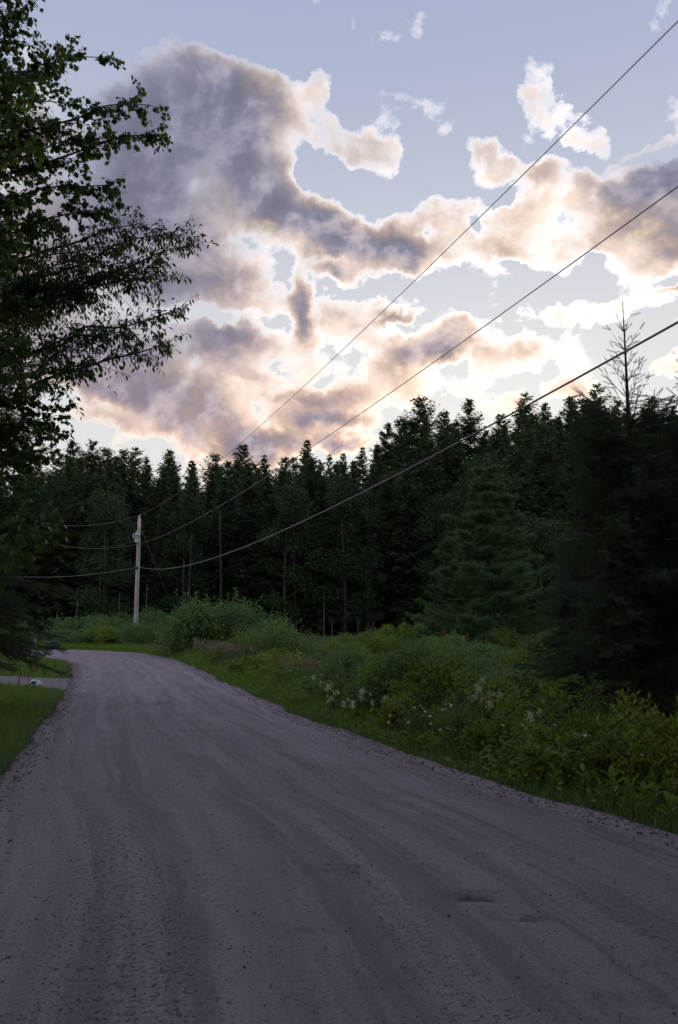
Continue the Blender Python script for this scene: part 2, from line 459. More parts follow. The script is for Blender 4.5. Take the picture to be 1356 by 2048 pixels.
def forest_edge(x):
    return 84.0 - 5.0 * sstep(8, 40, x) - 3.0 * sstep(-20, -50, x) + 2.0 * np.sin(np.asarray(x) * 0.21)

def ground_z(x, y):
    x, y = np.atleast_1d(np.asarray(x, float)), np.atleast_1d(np.asarray(y, float))
    dr, dl = poly_dist(RIGHT, x, y), poly_dist(LEFT, x, y)
    ins = inside(ROADPOLY, x, y)
    right = dr < dl
    zr = -0.03 - 0.40 * sstep(0.2, 3.2, dr) + 0.22 * fbm(x, y, 0.25, 3, 2) * sstep(0.5, 4, dr)
    zl = -0.02 + 0.05 * sstep(0.3, 2.0, dl) + 0.10 * fbm(x, y, 0.3, 2, 5) * sstep(0.5, 4, dl)
    z = np.where(right, zr, zl)
    z = np.where(ins, -0.07, z)
    e = np.maximum(y - forest_edge(x), 0)
    slope = 0.16 + 0.20 * sstep(-8, 40, x)
    e = np.where(e > 60, 60 + (e - 60) * 0.3, e)
    return z + e * slope + 0.25 * fbm(x, y, 0.15, 3, 8) * sstep(0, 10, e)
def gz(x, y):
    return float(ground_z(x, y)[0])

# ---------------------------------------------------------------- ground, road, driveway
def sheet(name, xs, ys, zf, mat):
    X, Y = np.meshgrid(xs, ys)
    Z = zf(X.ravel(), Y.ravel())
    V = np.stack([X.ravel(), Y.ravel(), Z], -1)
    n, m = len(xs), len(ys)
    i, j = np.meshgrid(np.arange(m - 1), np.arange(n - 1), indexing='ij')
    q = np.stack([i * n + j, i * n + j + 1, (i + 1) * n + j + 1, (i + 1) * n + j], -1).reshape(-1, 4)
    return link(name, mesh_np(name, V, q, mat, True))

m, t = new_mat('soil_and_turf')
co = t.n('ShaderNodeTexCoord').outputs['Object']
sp = t.n('ShaderNodeSeparateXYZ'); t.put(sp.inputs[0], co)
n1, n2 = t.noise(co, 0.6, 5, 0.6), t.noise(co, 9.0, 5, 0.65)
turf = t.mix(t.ramp(n1, 0.35, 0.65), (0.035, 0.060, 0.016), (0.060, 0.090, 0.026))
turf = t.mix(t.ramp(n2, 0.52, 0.66), turf, (0.055, 0.045, 0.030))
floor_ = t.mix(t.ramp(n2, 0.35, 0.65), (0.035, 0.027, 0.018), (0.060, 0.046, 0.030))
col = t.mix(t.ramp(t.m('ADD', sp.outputs[1], t.m('MULTIPLY', n1, 6.0)), 84, 90), turf, floor_)
p = t.n('ShaderNodeBsdfPrincipled')
t.put(p.inputs['Base Color'], col); p.inputs['Roughness'].default_value = 0.95
p.inputs['Specular IOR Level'].default_value = 0.1
finish(t, p.outputs[0])
M_GROUND = m
xs = np.unique(np.concatenate([np.linspace(-26, 14, 150), np.linspace(-90, 90, 90), np.array([-1500, -900, -500, -300, -200, -130, 130, 200, 300, 500, 900, 1500])]))
ys = np.unique(np.concatenate([np.linspace(-8, 50, 190), np.linspace(50, 160, 50), np.array([-1200, -600, -300, -120, -60, -30, -15, 200, 260, 350, 500, 800, 1500])]))
ground = tag(sheet('ground', xs, ys, ground_z, M_GROUND), kind='structure')

# gravel road: u runs across, v along
NA, NB = 96, 14
rows = []
Lp, Rp = catmull(LEFT[::14], 60), catmull(RIGHT[::14], 60)
mid = (Lp + Rp) / 2
along = np.concatenate([[0], np.cumsum(np.linalg.norm(np.diff(mid, axis=0), axis=1))])
u = np.linspace(0, 1, NA)
wob = 0.30 * fbm(along, along * 0, 0.9, 5, 1)
wob2 = 0.34 * fbm(along, along * 0 + 9, 0.9, 5, 4)
A = Lp + unit(Lp - Rp) * wob[:, None]
B = Rp + unit(Rp - Lp) * wob2[:, None]
P = A[:, None] * (1 - u)[None, :, None] + B[:, None] * u[None, :, None]
X, Y = P[..., 0], P[..., 1]
width = np.linalg.norm(B - A, axis=1)
um = (u[None] - 0.5) * width[:, None]
S = np.broadcast_to(along[:, None], X.shape)

POTHOLES = [((960, 1797), 0.24, 0.09, 0.050), ((1030, 1835), 0.20, 0.07, 0.025), ((420, 1462), 0.28, 0.13, 0.05), ((310, 1407), 0.34, 0.16, 0.05), ((1090, 1900), 0.22, 0.08, 0.015),
            ((1150, 1950), 0.3, 0.1, 0.012), ((850, 1965), 0.3, 0.1, 0.012), ((520, 1590), 0.3, 0.2, 0.015), ((700, 1745), 0.3, 0.12, 0.02), ((1260, 2010), 0.3, 0.1, 0.025), ((250, 1720), 0.3, 0.16, 0.012)]
def gpix(px, py, z=0.0):
    d = ray(px, py)
    return EYE + d * ((z - EYE[2]) / d[2])
def road_z(X, Y, S, um):
    z = 0.05 * (1 - (um / 2.6) ** 2)
    for c, wd, dp in ((-1.55, 0.28, 0.018), (-0.25, 0.26, 0.020), (0.55, 0.3, 0.018), (1.7, 0.3, 0.020)):
        cc = c + 0.35 * fbm(S, S * 0 + c * 9, 0.12, 2, 3)
        z = z - dp * np.exp(-((um - cc) / wd) ** 2)
    z = z + 0.022 * fbm(X, Y, 1.3, 3, 6) + 0.014 * fbm(X, Y, 9.0, 3, 7)
    for (a, b), rx, ry, dp in POTHOLES:
        c = gpix(a, b, 0.03)
        q = np.sqrt(((X - c[0]) / rx) ** 2 + ((Y - c[1]) / ry) ** 2) + 0.9 * fbm(X, Y, 6, 3, 9)
        z = z - dp * (1 - sstep(0.4, 1.1, q)) + dp * 0.25 * np.exp(-((q - 1.2) / 0.25) ** 2)
    return z
Z = road_z(X, Y, S, um)
Z[:, 0] = Z[:, -1] = -0.10
n, mrow = NA, len(along)
i, j = np.meshgrid(np.arange(mrow - 1), np.arange(n - 1), indexing='ij')
q = np.stack([i * n + j, i * n + j + 1, (i + 1) * n + j + 1, (i + 1) * n + j], -1).reshape(-1, 4)
V = np.stack([X, Y, Z], -1).reshape(-1, 3)
UV = np.stack([um, S], -1).reshape(-1, 2)

def gravel_mat(name, use_uv=True):
    m, t = new_mat(name)
    co = t.n('ShaderNodeTexCoord').outputs['Object']
    if use_uv:
        uvn = t.n('ShaderNodeUVMap', uv_map='UVMap').outputs[0]
    else:
        uvn = co
    st = t.v('MULTIPLY', uvn, (1.0, 0.022, 0.0))
    wv = t.v('MULTIPLY', uvn, (1.0, 0.06, 0.0))
    track = t.ramp(t.noise(st, 3.4, 5, 0.6), 0.36, 0.64)
    track2 = t.ramp(t.noise(wv, 6.5, 4, 0.6), 0.46, 0.62)
    blot = t.ramp(t.noise(co, 0.9, 6, 0.6), 0.40, 0.68)
    fine = t.noise(co, 70.0, 5, 0.7)
    grit = t.noise(co, 230.0, 3, 0.7)
    col = t.mix(track, (0.205, 0.171, 0.198), (0.310, 0.261, 0.294))
    col = t.mix(t.m('MULTIPLY', track2, 0.55), col, (0.380, 0.322, 0.348))
    col = t.mix(t.m('MULTIPLY', blot, 0.22), col, (0.175, 0.140, 0.135))
    col = t.mix(t.ramp(fine, 0.52, 0.64, 0.0, 0.65), col, (0.085, 0.076, 0.085))
    col = t.mix(t.ramp(grit, 0.36, 0.50, 0.55, 0.0), col, (0.46, 0.40, 0.40))
    # damp, darker fines lie in patches
    damp = t.ramp(t.noise(t.v('MULTIPLY', co, (1.0, 2.2, 1.0)), 1.7, 5, 0.65), 0.60, 0.72)
    col = t.mix(t.m('MULTIPLY', damp, 0.30), col, (0.115, 0.090, 0.080))
    # wet dark fines lie in the potholes
    flat = t.v('ADD', t.v('MULTIPLY', co, (1.0, 1.0, 0.0)), t.v('MULTIPLY', t.v('SUBTRACT', t.noise(co, 5.0, 3, 0.6, out=1), (0.5, 0.5, 0.5)), (0.55, 0.22, 0.0)))
    wet = None
    for (a, b), rx, ry, dp in POTHOLES[:4]:
        c = gpix(a, b, 0.03)
        mp = t.n('ShaderNodeMapping', vector_type='TEXTURE')
        t.put(mp.inputs[0], flat)
        mp.inputs['Location'].default_value = (c[0], c[1], 0)
        mp.inputs['Scale'].default_value = (rx * 0.75, ry * 1.1, 1)
        g = t.n('ShaderNodeTexGradient', gradient_type='SPHERICAL')
        t.put(g.inputs[0], mp.outputs[0])
        wet = g.outputs['Fac'] if wet is None else t.m('MAXIMUM', wet, t.m('MULTIPLY', g.outputs['Fac'], min(1.0, dp / 0.05)))
    col = t.mix(t.m('MULTIPLY', t.ramp(wet, 0.05, 0.5), 0.6), col, (0.070, 0.055, 0.050))
    # small pits and embedded stones, thicker in some places than in others
    pit = t.noise(co, 38.0, 4, 0.66)
    dens = t.ramp(t.noise(wv, 1.6, 4, 0.6), 0.36, 0.66, 0.66, 0.555)
    pits = t.ramp(t.m('SUBTRACT', pit, dens), 0.0, 0.05)
    col = t.mix(t.m('MULTIPLY', pits, 0.60), col, (0.050, 0.045, 0.055))
    p = t.n('ShaderNodeBsdfPrincipled')
    t.put(p.inputs['Base Color'], col)
    p.inputs['Roughness'].default_value = 0.93
    p.inputs['Specular IOR Level'].default_value = 0.15
    h = t.m('ADD', t.m('MULTIPLY', fine, 0.6), t.m('MULTIPLY', t.noise(co, 28.0, 4, 0.65), 0.9))
    h = t.m('ADD', h, t.m('MULTIPLY', grit, 0.25))
    h = t.m('SUBTRACT', h, t.m('MULTIPLY', pits, 0.9))
    h = t.m('ADD', h, t.m('MULTIPLY', t.noise(co, 11.0, 3, 0.6), 1.6))
    b = t.n('ShaderNodeBump'); b.inputs['Strength'].default_value = 0.75; b.inputs['Distance'].default_value = 0.02
    t.put(b.inputs['Height'], h); t.put(p.inputs['Normal'], b.outputs[0])
    finish(t, p.outputs[0])
    return m
M_GRAVEL = gravel_mat('packed_gravel')
road = tag(link('road', mesh_np('road', V, q, M_GRAVEL, True, UV)), kind='structure')

# driveway into the lawn on the left
dv = np.linspace(0, 1, 60)
c0 = np.array([-5.6, 20.3]); c1 = np.array([-34.0, 25.5])
cl_ = c0 + (c1 - c0) * dv[:, None] + np.stack([dv * 0, 0.8 * np.sin(dv * 3)], -1)
hw = 1.25 + 1.5 * np.exp(-dv * 26)
uu = np.linspace(-1, 1, 14)
X2 = cl_[:, None, 0] + 0 * uu[None]
Y2 = cl_[:, None, 1] + uu[None] * (hw + 0.12 * fbm(dv * 30, dv, 1, 3, 4))[:, None]
Z2 = np.maximum(ground_z(X2.ravel(), Y2.ravel()), -0.03).reshape(X2.shape) + 0.012 + 0.010 * fbm(X2, Y2, 2, 3, 1)
Z2[:, 0] -= 0.08; Z2[:, -1] -= 0.08
i, j = np.meshgrid(np.arange(59), np.arange(13), indexing='ij')
q2 = np.stack([i * 14 + j, (i + 1) * 14 + j, (i + 1) * 14 + j + 1, i * 14 + j + 1], -1).reshape(-1, 4)
tag(link('driveway', mesh_np('driveway', np.stack([X2, Y2, Z2], -1).reshape(-1, 3), q2, plain_mat('driveway_gravel', (0.13, 0.11, 0.105), (0.20, 0.17, 0.165), 5.0, 0.95, bump=0.4), True)), kind='structure')
DRIVE = np.vstack([np.stack([X2[:, 0], Y2[:, 0]], -1), np.stack([X2[:, -1], Y2[:, -1]], -1)[::-1]])

# loose stones: bigger ones in windrows along the edges, fine ones everywhere
ico_t = (1 + 5 ** 0.5) / 2
ICO = unit(np.array([(-1, ico_t, 0), (1, ico_t, 0), (-1, -ico_t, 0), (1, -ico_t, 0), (0, -1, ico_t), (0, 1, ico_t), (0, -1, -ico_t), (0, 1, -ico_t), (ico_t, 0, -1), (ico_t, 0, 1), (-ico_t, 0, -1), (-ico_t, 0, 1)]))
ICOF = np.array([(0, 11, 5), (0, 5, 1), (0, 1, 7), (0, 7, 10), (0, 10, 11), (1, 5, 9), (5, 11, 4), (11, 10, 2), (10, 7, 6), (7, 1, 8), (3, 9, 4), (3, 4, 2), (3, 2, 6), (3, 6, 8), (3, 8, 9), (4, 9, 5), (2, 4, 11), (6, 2, 10), (8, 6, 7), (9, 8, 1)])
def stones(n, vfun, ufun, size, sd):
    rg = np.random.default_rng(sd)
    s = vfun(rg, n); uu = np.clip(ufun(rg, n), -0.02, 1.02)
    k = np.searchsorted(along, s).clip(1, len(along) - 1)
    f = ((s - along[k - 1]) / (along[k] - along[k - 1]))[:, None]
    a = A[k - 1] * (1 - f) + A[k] * f; b = B[k - 1] * (1 - f) + B[k] * f
    xy = a * (1 - uu[:, None]) + b * uu[:, None]
    wd = np.linalg.norm(b - a, axis=1)
    z = road_z(xy[:, 0], xy[:, 1], s, (uu - 0.5) * wd)
    z = np.where((uu < 0.004) | (uu > 0.996), ground_z(xy[:, 0], xy[:, 1]), z)
    sz = size(rg, n)
    d = unit(rg.normal(size=(n, 3)))
    V0 = ICO * (1 + 0.22 * rg.normal(size=(12, 1)))
    sc = sz[:, None] * rg.uniform(0.6, 1.2, (n, 3))
    Vv, Ff = scatter(V0, ICOF, frames(d, rg.uniform(0, 6, n)), np.column_stack([xy, z + 0.10 * sz]), sc)
    return Vv, Ff
i0 = along[np.argmin(np.abs(mid[:, 1] - 2.5))]
near = lambda L: (lambda rg, n: i0 + L * rg.random(n) ** 1.7)
M_STONE, t = new_mat('crushed_stone')
rnd = t.n('ShaderNodeNewGeometry').outputs['Random Per Island']
p = t.n('ShaderNodeBsdfPrincipled')
col = t.mix(rnd, (0.060, 0.052, 0.058), (0.210, 0.180, 0.185))
t.put(p.inputs['Base Color'], t.mix(t.ramp(rnd, 0.965, 0.99), col, (0.36, 0.34, 0.34)))
p.inputs['Roughness'].default_value = 0.85
finish(t, p.outputs[0])
sets = [stones(9000, near(14), lambda rg, n: rg.random(n), lambda rg, n: 0.0022 + 0.0045 * rg.random(n) ** 2.5, 1),
        stones(350, near(12), lambda rg, n: rg.random(n), lambda rg, n: 0.005 + 0.006 * rg.random(n) ** 3, 2),
        stones(7500, near(34), lambda rg, n: 1.0 - np.abs(rg.normal(0, 0.05, n)), lambda rg, n: 0.004 + 0.012 * rg.random(n) ** 2.5, 3),
        stones(5500, near(30), lambda rg, n: np.abs(rg.normal(0, 0.04, n)), lambda rg, n: 0.004 + 0.013 * rg.random(n) ** 2.5, 4)]
Vv, Ff = join(sets)
tag(link('loose_gravel', mesh_np('loose_gravel', Vv, Ff, M_STONE), road), kind='stuff', label='loose grey crushed stone lying on the gravel road')

# ---------------------------------------------------------------- conifers of the wood
def conifer(sd, H=18.0, Rb=2.6, cb=0.12, nwh=44, per=6, ragged=0.35, shape=0.85, dead=0.0, lean=0.0, droop=0.35):
    """trunk and crown of one far spruce or fir, base at the origin"""
    rg = np.random.default_rng(sd)
    zt = np.linspace(0, 1, 12)
    axis = np.stack([lean * zt ** 2 * H + 0.10 * np.sin(zt * 5 + sd), 0.10 * np.cos(zt * 4 + sd), zt * H], -1)
    axis[:, :2] -= axis[0, :2]
    trunk = [tube(axis, 0.011 * H * (1 - 0.95 * zt) + 0.012, 6)]
    crown = []
    gaps = rg.random(9) < ragged * 0.5
    for k in range(nwh):
        f = cb + (1 - cb) * (k + rg.random() * 0.8) / nwh
        if f > 0.995: continue
        g = (f - cb) / (1 - cb)
        c = np.array([np.interp(f, zt, axis[:, i]) for i in range(3)])
        env = Rb * ((1 - g) ** shape * (0.35 + 0.65 * min(1, g * 5 + 0.35))) + 0.12
        f_, c_ = f, c
        for b in range(per if g < 0.86 else 6):
            f = min(0.985, f_ + rg.uniform(-0.5, 0.5) * (1 - cb) / nwh * 1.6)
            g = max(0.0, (f - cb) / (1 - cb))
            c = np.array([np.interp(f, zt, axis[:, i]) for i in range(3)])
            a = rg.uniform(0, 2 * np.pi)
            lump = 0.5 + vnoise(a * 1.6 + sd, g * 7 + 3 * math.cos(a), 1.0, sd % 13)
            env = (Rb * ((1 - g) ** shape * (0.35 + 0.65 * min(1, g * 5 + 0.35))) * (1 - 0.55 * g ** 8) + 0.10)
            L = env * (1 - ragged + ragged * lump) * rg.uniform(0.78, 1.12)
            if rg.random() < ragged * 0.16: continue
            s0 = 0.75 * g ** 1.6 - 0.12 + 0.12 * rg.normal()
            dr = droop * (1 - g)
            d = np.array([math.cos(a), math.sin(a), 0])
            sd_ = np.array([-math.sin(a), math.cos(a), 0])
            K = max(3, int(3 + L * 4.0))
            tt = (np.arange(K) + rg.random(K) * 0.7 + 0.2) / K
            tt = tt[tt < 1]
            pts = c + d * (L * tt)[:, None] + np.array([0, 0, 1]) * (L * (s0 * tt - dr * tt ** 2 + 0.18 * tt ** 4))[:, None]
            ll = (0.28 + 0.36 * L * (1 - tt)) * rg.uniform(0.7, 1.25, len(tt))
            for side in (-1, 1):
                ang = rg.uniform(0.6, 1.15, len(tt))
                dd = d[None] * np.cos(ang)[:, None] + side * sd_[None] * np.sin(ang)[:, None]
                dd = dd + np.array([0, 0, 1]) * rg.uniform(-0.55, 0.10, len(tt))[:, None]
                tip = pts + dd * ll[:, None]
                bw = (0.05 + 0.10 * rg.random(len(tt)))[:, None]
                up = unit(d[None] + 0.5 * rg.normal(size=(len(tt), 3))) * bw
                Vt = np.stack([pts - up, pts + up, tip], 1).reshape(-1, 3)
                crown.append((Vt, np.arange(len(Vt)).reshape(-1, 3)))
            tipz = c + d * L * 1.02 + np.array([0, 0, L * (s0 - dr + 0.18)])
            e = pts[0]
            u_ = np.array([0, 0, 0.05]) + sd_ * 0.05
            Vt = np.array([e - u_, e + u_, tipz])
            crown.append((Vt, np.array([[0, 1, 2]])))
    # leading shoot
    top = axis[-1]
    for q in range(3):
        a = q * 2.1
        Vt = np.array([top - [0, 0, 0.7] + 0.06 * np.array([math.cos(a), math.sin(a), 0]), top - [0, 0, 0.7] - 0.06 * np.array([math.cos(a), math.sin(a), 0]), top + [0, 0, 0.35]])
        crown.append((Vt, np.array([[0, 1, 2]])))
    # dead snags of branches below the crown
    nd = int(dead * 60)
    for k in range(nd):
        f = rg.uniform(0.05, cb + 0.12)
        c = np.array([np.interp(f, zt, axis[:, i]) for i in range(3)])
        a = rg.uniform(0, 6.283); L = rg.uniform(0.5, 1.9)
        e = c + np.array([math.cos(a) * L, math.sin(a) * L, L * rg.uniform(-0.45, 0.05)])
        m_ = (c + e) / 2 + np.array([0, 0, 0.08 * L])
        trunk.append(tube([c, m_, e], [0.022, 0.015, 0.006], 3, False))
    return join(trunk), join(crown)

def tree_meshes(nm, tc_, mat, bark=M_BARK):
    (tv, tf), (cv, cf) = tc_
    return [('trunk', mesh_np(nm + '_trunk', tv, tf, bark, True)), ('crown', mesh_np(nm + '_crown', cv, cf, mat))]

PROTO = [
    tree_meshes('spruce_a', conifer(21, 18, 3.3, 0.06, 52, 8, 0.40, 0.66), M_SPRUCE),
    tree_meshes('spruce_b', conifer(22, 18, 3.9, 0.08, 50, 8, 0.60, 0.48), M_SPRUCE),
    tree_meshes('spruce_c', conifer(23, 18, 3.1, 0.24, 42, 8, 0.60, 0.55, dead=1.4), M_SPRUCE),
    tree_meshes('spruce_d', conifer(24, 18, 3.0, 0.34, 38, 8, 0.65, 0.50, dead=1.8, lean=0.01), M_SPRUCE),
    tree_meshes('spruce_e', conifer(25, 18, 4.3, 0.05, 54, 8, 0.55, 0.50, droop=0.5), M_SPRUCE),
    tree_meshes('spruce_f', conifer(26, 18, 3.6, 0.15, 46, 8, 0.7, 0.42, dead=0.8, lean=-0.012), M_SPRUCE),
    tree_meshes('spruce_g', conifer(27, 18, 2.7, 0.10, 46, 7, 0.5, 0.70), M_SPRUCE),
    tree_meshes('fir_h', conifer(28, 18, 4.0, 0.25, 34, 8, 0.7, 0.36, dead=0.8, droop=0.15), M_SPRUCE)]

# ---------------------------------------------------------------- broad-leaved crowns and shrubs
LEAF4 = np.array([(0, 0, 0), (0.45, 0.26, 0.04), (1, 0, -0.06), (0.45, -0.26, 0.04)], float)
LEAF4F = np.array([(0, 1, 2), (0, 2, 3)])
NARROW4 = LEAF4 * np.array([1, 0.45, 1])
def leaf_cloud(rg, centres, radii, n, size, shape=LEAF4, droop=0.3, shell=0.55):
    k = rg.choice(len(centres), n, p=np.prod(radii, 1) ** 0.66 / np.sum(np.prod(radii, 1) ** 0.66))
    d = unit(rg.normal(size=(n, 3)))
    r = (shell + (1 - shell) * rg.random(n)) ** 0.8
    r = r * (1 + 0.10 * rg.normal(size=n))
    pos = centres[k] + d * r[:, None] * radii[k]
    out = unit(d * 0.7 + rg.normal(size=(n, 3)) * 0.7 + np.array([0, 0, -droop]))
    s = size * rg.uniform(0.6, 1.3, n)
    return scatter(shape, LEAF4F, frames(out, rg.uniform(-0.9, 0.9, n)), pos, s)

def shrub(sd, mat, Rx=1.3, H=2.0, lobes=16, n=4200, size=0.075, shape=LEAF4, shoots=0.25, droop=0.25):
    """multi-stemmed shrub, base at the origin"""
    rg = np.random.default_rng(sd)
    a = rg.uniform(0, 6.283, lobes); r = Rx * 0.72 * np.sqrt(rg.random(lobes))
    zc = H * (0.28 + 0.52 * rg.random(lobes)) * (1 - 0.35 * (r / Rx) ** 2)
    C = np.stack([r * np.cos(a), r * np.sin(a), zc], -1)
    Rd = np.stack([Rx * rg.uniform(0.24, 0.42, lobes)] * 2 + [H * rg.uniform(0.15, 0.26, lobes)], -1)
    parts = [leaf_cloud(rg, C, Rd, int(n * 1.25), size, shape, droop, 0.22)]
    stems = []
    for k in range(lobes):
        b = np.array([rg.normal(0, 0.12), rg.normal(0, 0.12), -0.05])
        md = (b + C[k]) / 2 + rg.normal(0, 0.08, 3)
        stems.append(tube([b, md, C[k]], [0.022, 0.015, 0.006], 4, False))
    ns = int(lobes * 6 * shoots * 4)
    for k in range(ns):                                   # upright shoots break the outline
        j = rg.integers(lobes)
        d = unit(rg.normal(size=3) * 0.55 + np.array([0, 0, 0.8]) + 0.5 * unit(C[j] * [1, 1, 0.2]))
        b = C[j] + d * Rd[j] * 0.7
        L = H * rg.uniform(0.10, 0.24)
        e = b + d * L
        stems.append(tube([b, e], [0.006, 0.002], 3, False))
        m_ = max(5, int(L / size * 2.2))
        tt = rg.random(m_)[:, None] ** 0.8
        lp = b + (e - b) * tt
        ld = unit(d[None] * 0.5 + unit(rg.normal(size=(m_, 3))))
        parts.append(scatter(shape, LEAF4F, frames(ld, rg.uniform(-1, 1, m_)), lp, size * rg.uniform(0.6, 1.1, m_)))
    fv, ff = join(parts); sv, sf = join(stems)
    return [('stems', mesh_np('shrub_stems', sv, sf, M_BARK)), ('foliage', mesh_np('shrub_foliage', fv, ff, mat))]

def broadleaf(sd, mat, H=10.0, Rx=2.2, n=6000, size=0.16, lobes=26, tall=True, cb=0.12):
    rg = np.random.default_rng(sd)
    f = cb + (0.97 - cb) * rg.random(lobes)
    prof = np.sin(np.pi * ((f - cb) / (1.02 - cb)) ** 0.8) * 0.8 + 0.12
    a = rg.uniform(0, 6.283, lobes); r = Rx * prof * rg.uniform(0.2, 0.95, lobes)
    C = np.stack([r * np.cos(a), r * np.sin(a), f * H], -1)
    Rd = np.stack([Rx * rg.uniform(0.20, 0.42, lobes)] * 2 + [H * rg.uniform(0.035, 0.085, lobes)], -1)
    leaves = leaf_cloud(rg, C, Rd, n, size, LEAF4, 0.3, 0.35)
    zt = np.linspace(0, 1, 8)
    ax = np.stack([0.12 * np.sin(zt * 4 + sd), 0.1 * np.cos(zt * 3 + sd), zt * H * 0.94], -1); ax[:, :2] -= ax[0, :2]
    wood = [tube(ax, 0.013 * H * (1 - 0.93 * zt), 6)]
    for k in range(lobes):
        z0 = max(cb * 0.8 * H, C[k, 2] - 0.5 * r[k] - 0.3)
        b = np.array([np.interp(z0, ax[:, 2], ax[:, i]) for i in range(3)])
        wood.append(tube([b, (b + C[k]) / 2 + [0, 0, -0.08], C[k]], [0.035, 0.025, 0.008], 4, False))
    return join(wood), leaves

BROAD = [tree_meshes('broadleaf_a', broadleaf(41, M_DARKLEAF, n=9000), M_DARKLEAF), tree_meshes('broadleaf_b', broadleaf(42, M_DARKLEAF, 10, 2.8, 9000, 0.17), M_DARKLEAF)]

# white pine: tiers of boughs that end in upturned brushes of long needles
def pine(sd, H=10.0, Rb=3.6):
    rg = np.random.default_rng(sd)
    zt = np.linspace(0, 1, 10)
    ax = np.stack([0.12 * np.sin(zt * 3), 0.08 * np.cos(zt * 4), zt * H], -1); ax[:, :2] -= ax[0, :2]
    wood = [tube(ax, 0.016 * H * (1 - 0.96 * zt) + 0.006, 7)]
    pos, dr = [], []
    nt = 26
    for k in range(nt):
        f = 0.07 + 0.92 * (k / nt) ** 0.95
        env = Rb * (1 - f) ** 0.85 * (0.72 + 0.28 * math.sin(k * 2.3)) + 0.12
        c = np.array([np.interp(f, zt, ax[:, i]) for i in range(3)])
        for b in range(7):
            a = rg.uniform(0, 6.283); L = env * rg.uniform(0.6, 1.15)
            d = np.array([math.cos(a), math.sin(a), 0]); s = np.array([-d[1], d[0], 0])
            tt = np.linspace(0, 1, 7)
            pts = c + d * (L * tt)[:, None] + np.array([0, 0, 1]) * (L * (0.22 * f * tt + 0.02 - 0.20 * tt * (1 - f) + 0.26 * tt ** 3))[:, None]
            wood.append(tube(pts, 0.03 * (1 - 0.9 * tt) * (L / Rb + 0.2), 4, False))
            m_ = int(34 + L * 40)
            q = 0.25 + 0.75 * np.sqrt(rg.random(m_))
            base = np.stack([np.interp(q, tt, pts[:, i]) for i in range(3)], -1)
            w_ = rg.uniform(-1, 1, m_) * (0.10 + 0.34 * L * (1.1 - q))
            base = base + s[None] * w_[:, None] + rg.normal(0, 0.05, (m_, 3)) * [1, 1, 0.6]
            pos.append(base)
            dr.append(unit(d[None] * 0.8 + s[None] * np.sign(w_)[:, None] * 0.5 + np.array([0, 0, 0.55]) + 0.35 * rg.normal(size=(m_, 3))))
    pos, dr = np.concatenate(pos), np.concatenate(dr)
    rn = np.random.default_rng(sd + 5)
    nv = []
    for k in range(11):
        d = unit(np.array([0.9, 0, 0]) + 0.75 * rn.normal(size=3)); s = unit(np.cross(d, rn.normal(size=3))) * 0.055
        nv += [-s, s, d]
    tuft = np.array(nv)
    cv = scatter(tuft, np.arange(len(tuft)).reshape(-1, 3), frames(dr, rg.uniform(0, 6.283, len(pos))), pos, rg.uniform(0.15, 0.27, len(pos)))
    return join(wood), cv
PINE = tree_meshes('white_pine', pine(51), M_PINE)

# ---------------------------------------------------------------- the wood: skyline trees one by one, then the rows below them
SKY = np.array([(-300, 935), (0, 935), (80, 912), (150, 885), (182, 885), (260, 900), (340, 905), (420, 915), (480, 895), (530, 912), (615, 890), (660, 912), (730, 905), (760, 870), (838, 810), (885, 830), (938, 812), (985, 850), (1045, 800), (1100, 815), (1190, 785), (1260, 800), (1356, 810), (1700, 800)], float)
def skyline(px):
    return np.interp(px, SKY[:, 0], SKY[:, 1])
def stand_tree(parts, px, top, y, label, group=None, name='spruce_tree', cat='tree', H0=18.0, rot=None, fat=1.0):
    p = at(px, top, y)
    zb = gz(p[0], y) - 0.1
    h = p[2] - zb
    s = h / H0
    k = fat * min(1.25, max(0.8, (s ** -0.35)))
    return place(name, parts, (p[0], y, zb), rot if rot is not None else random.uniform(0, 6.28), (s * k, s * k, s), label, cat, group)

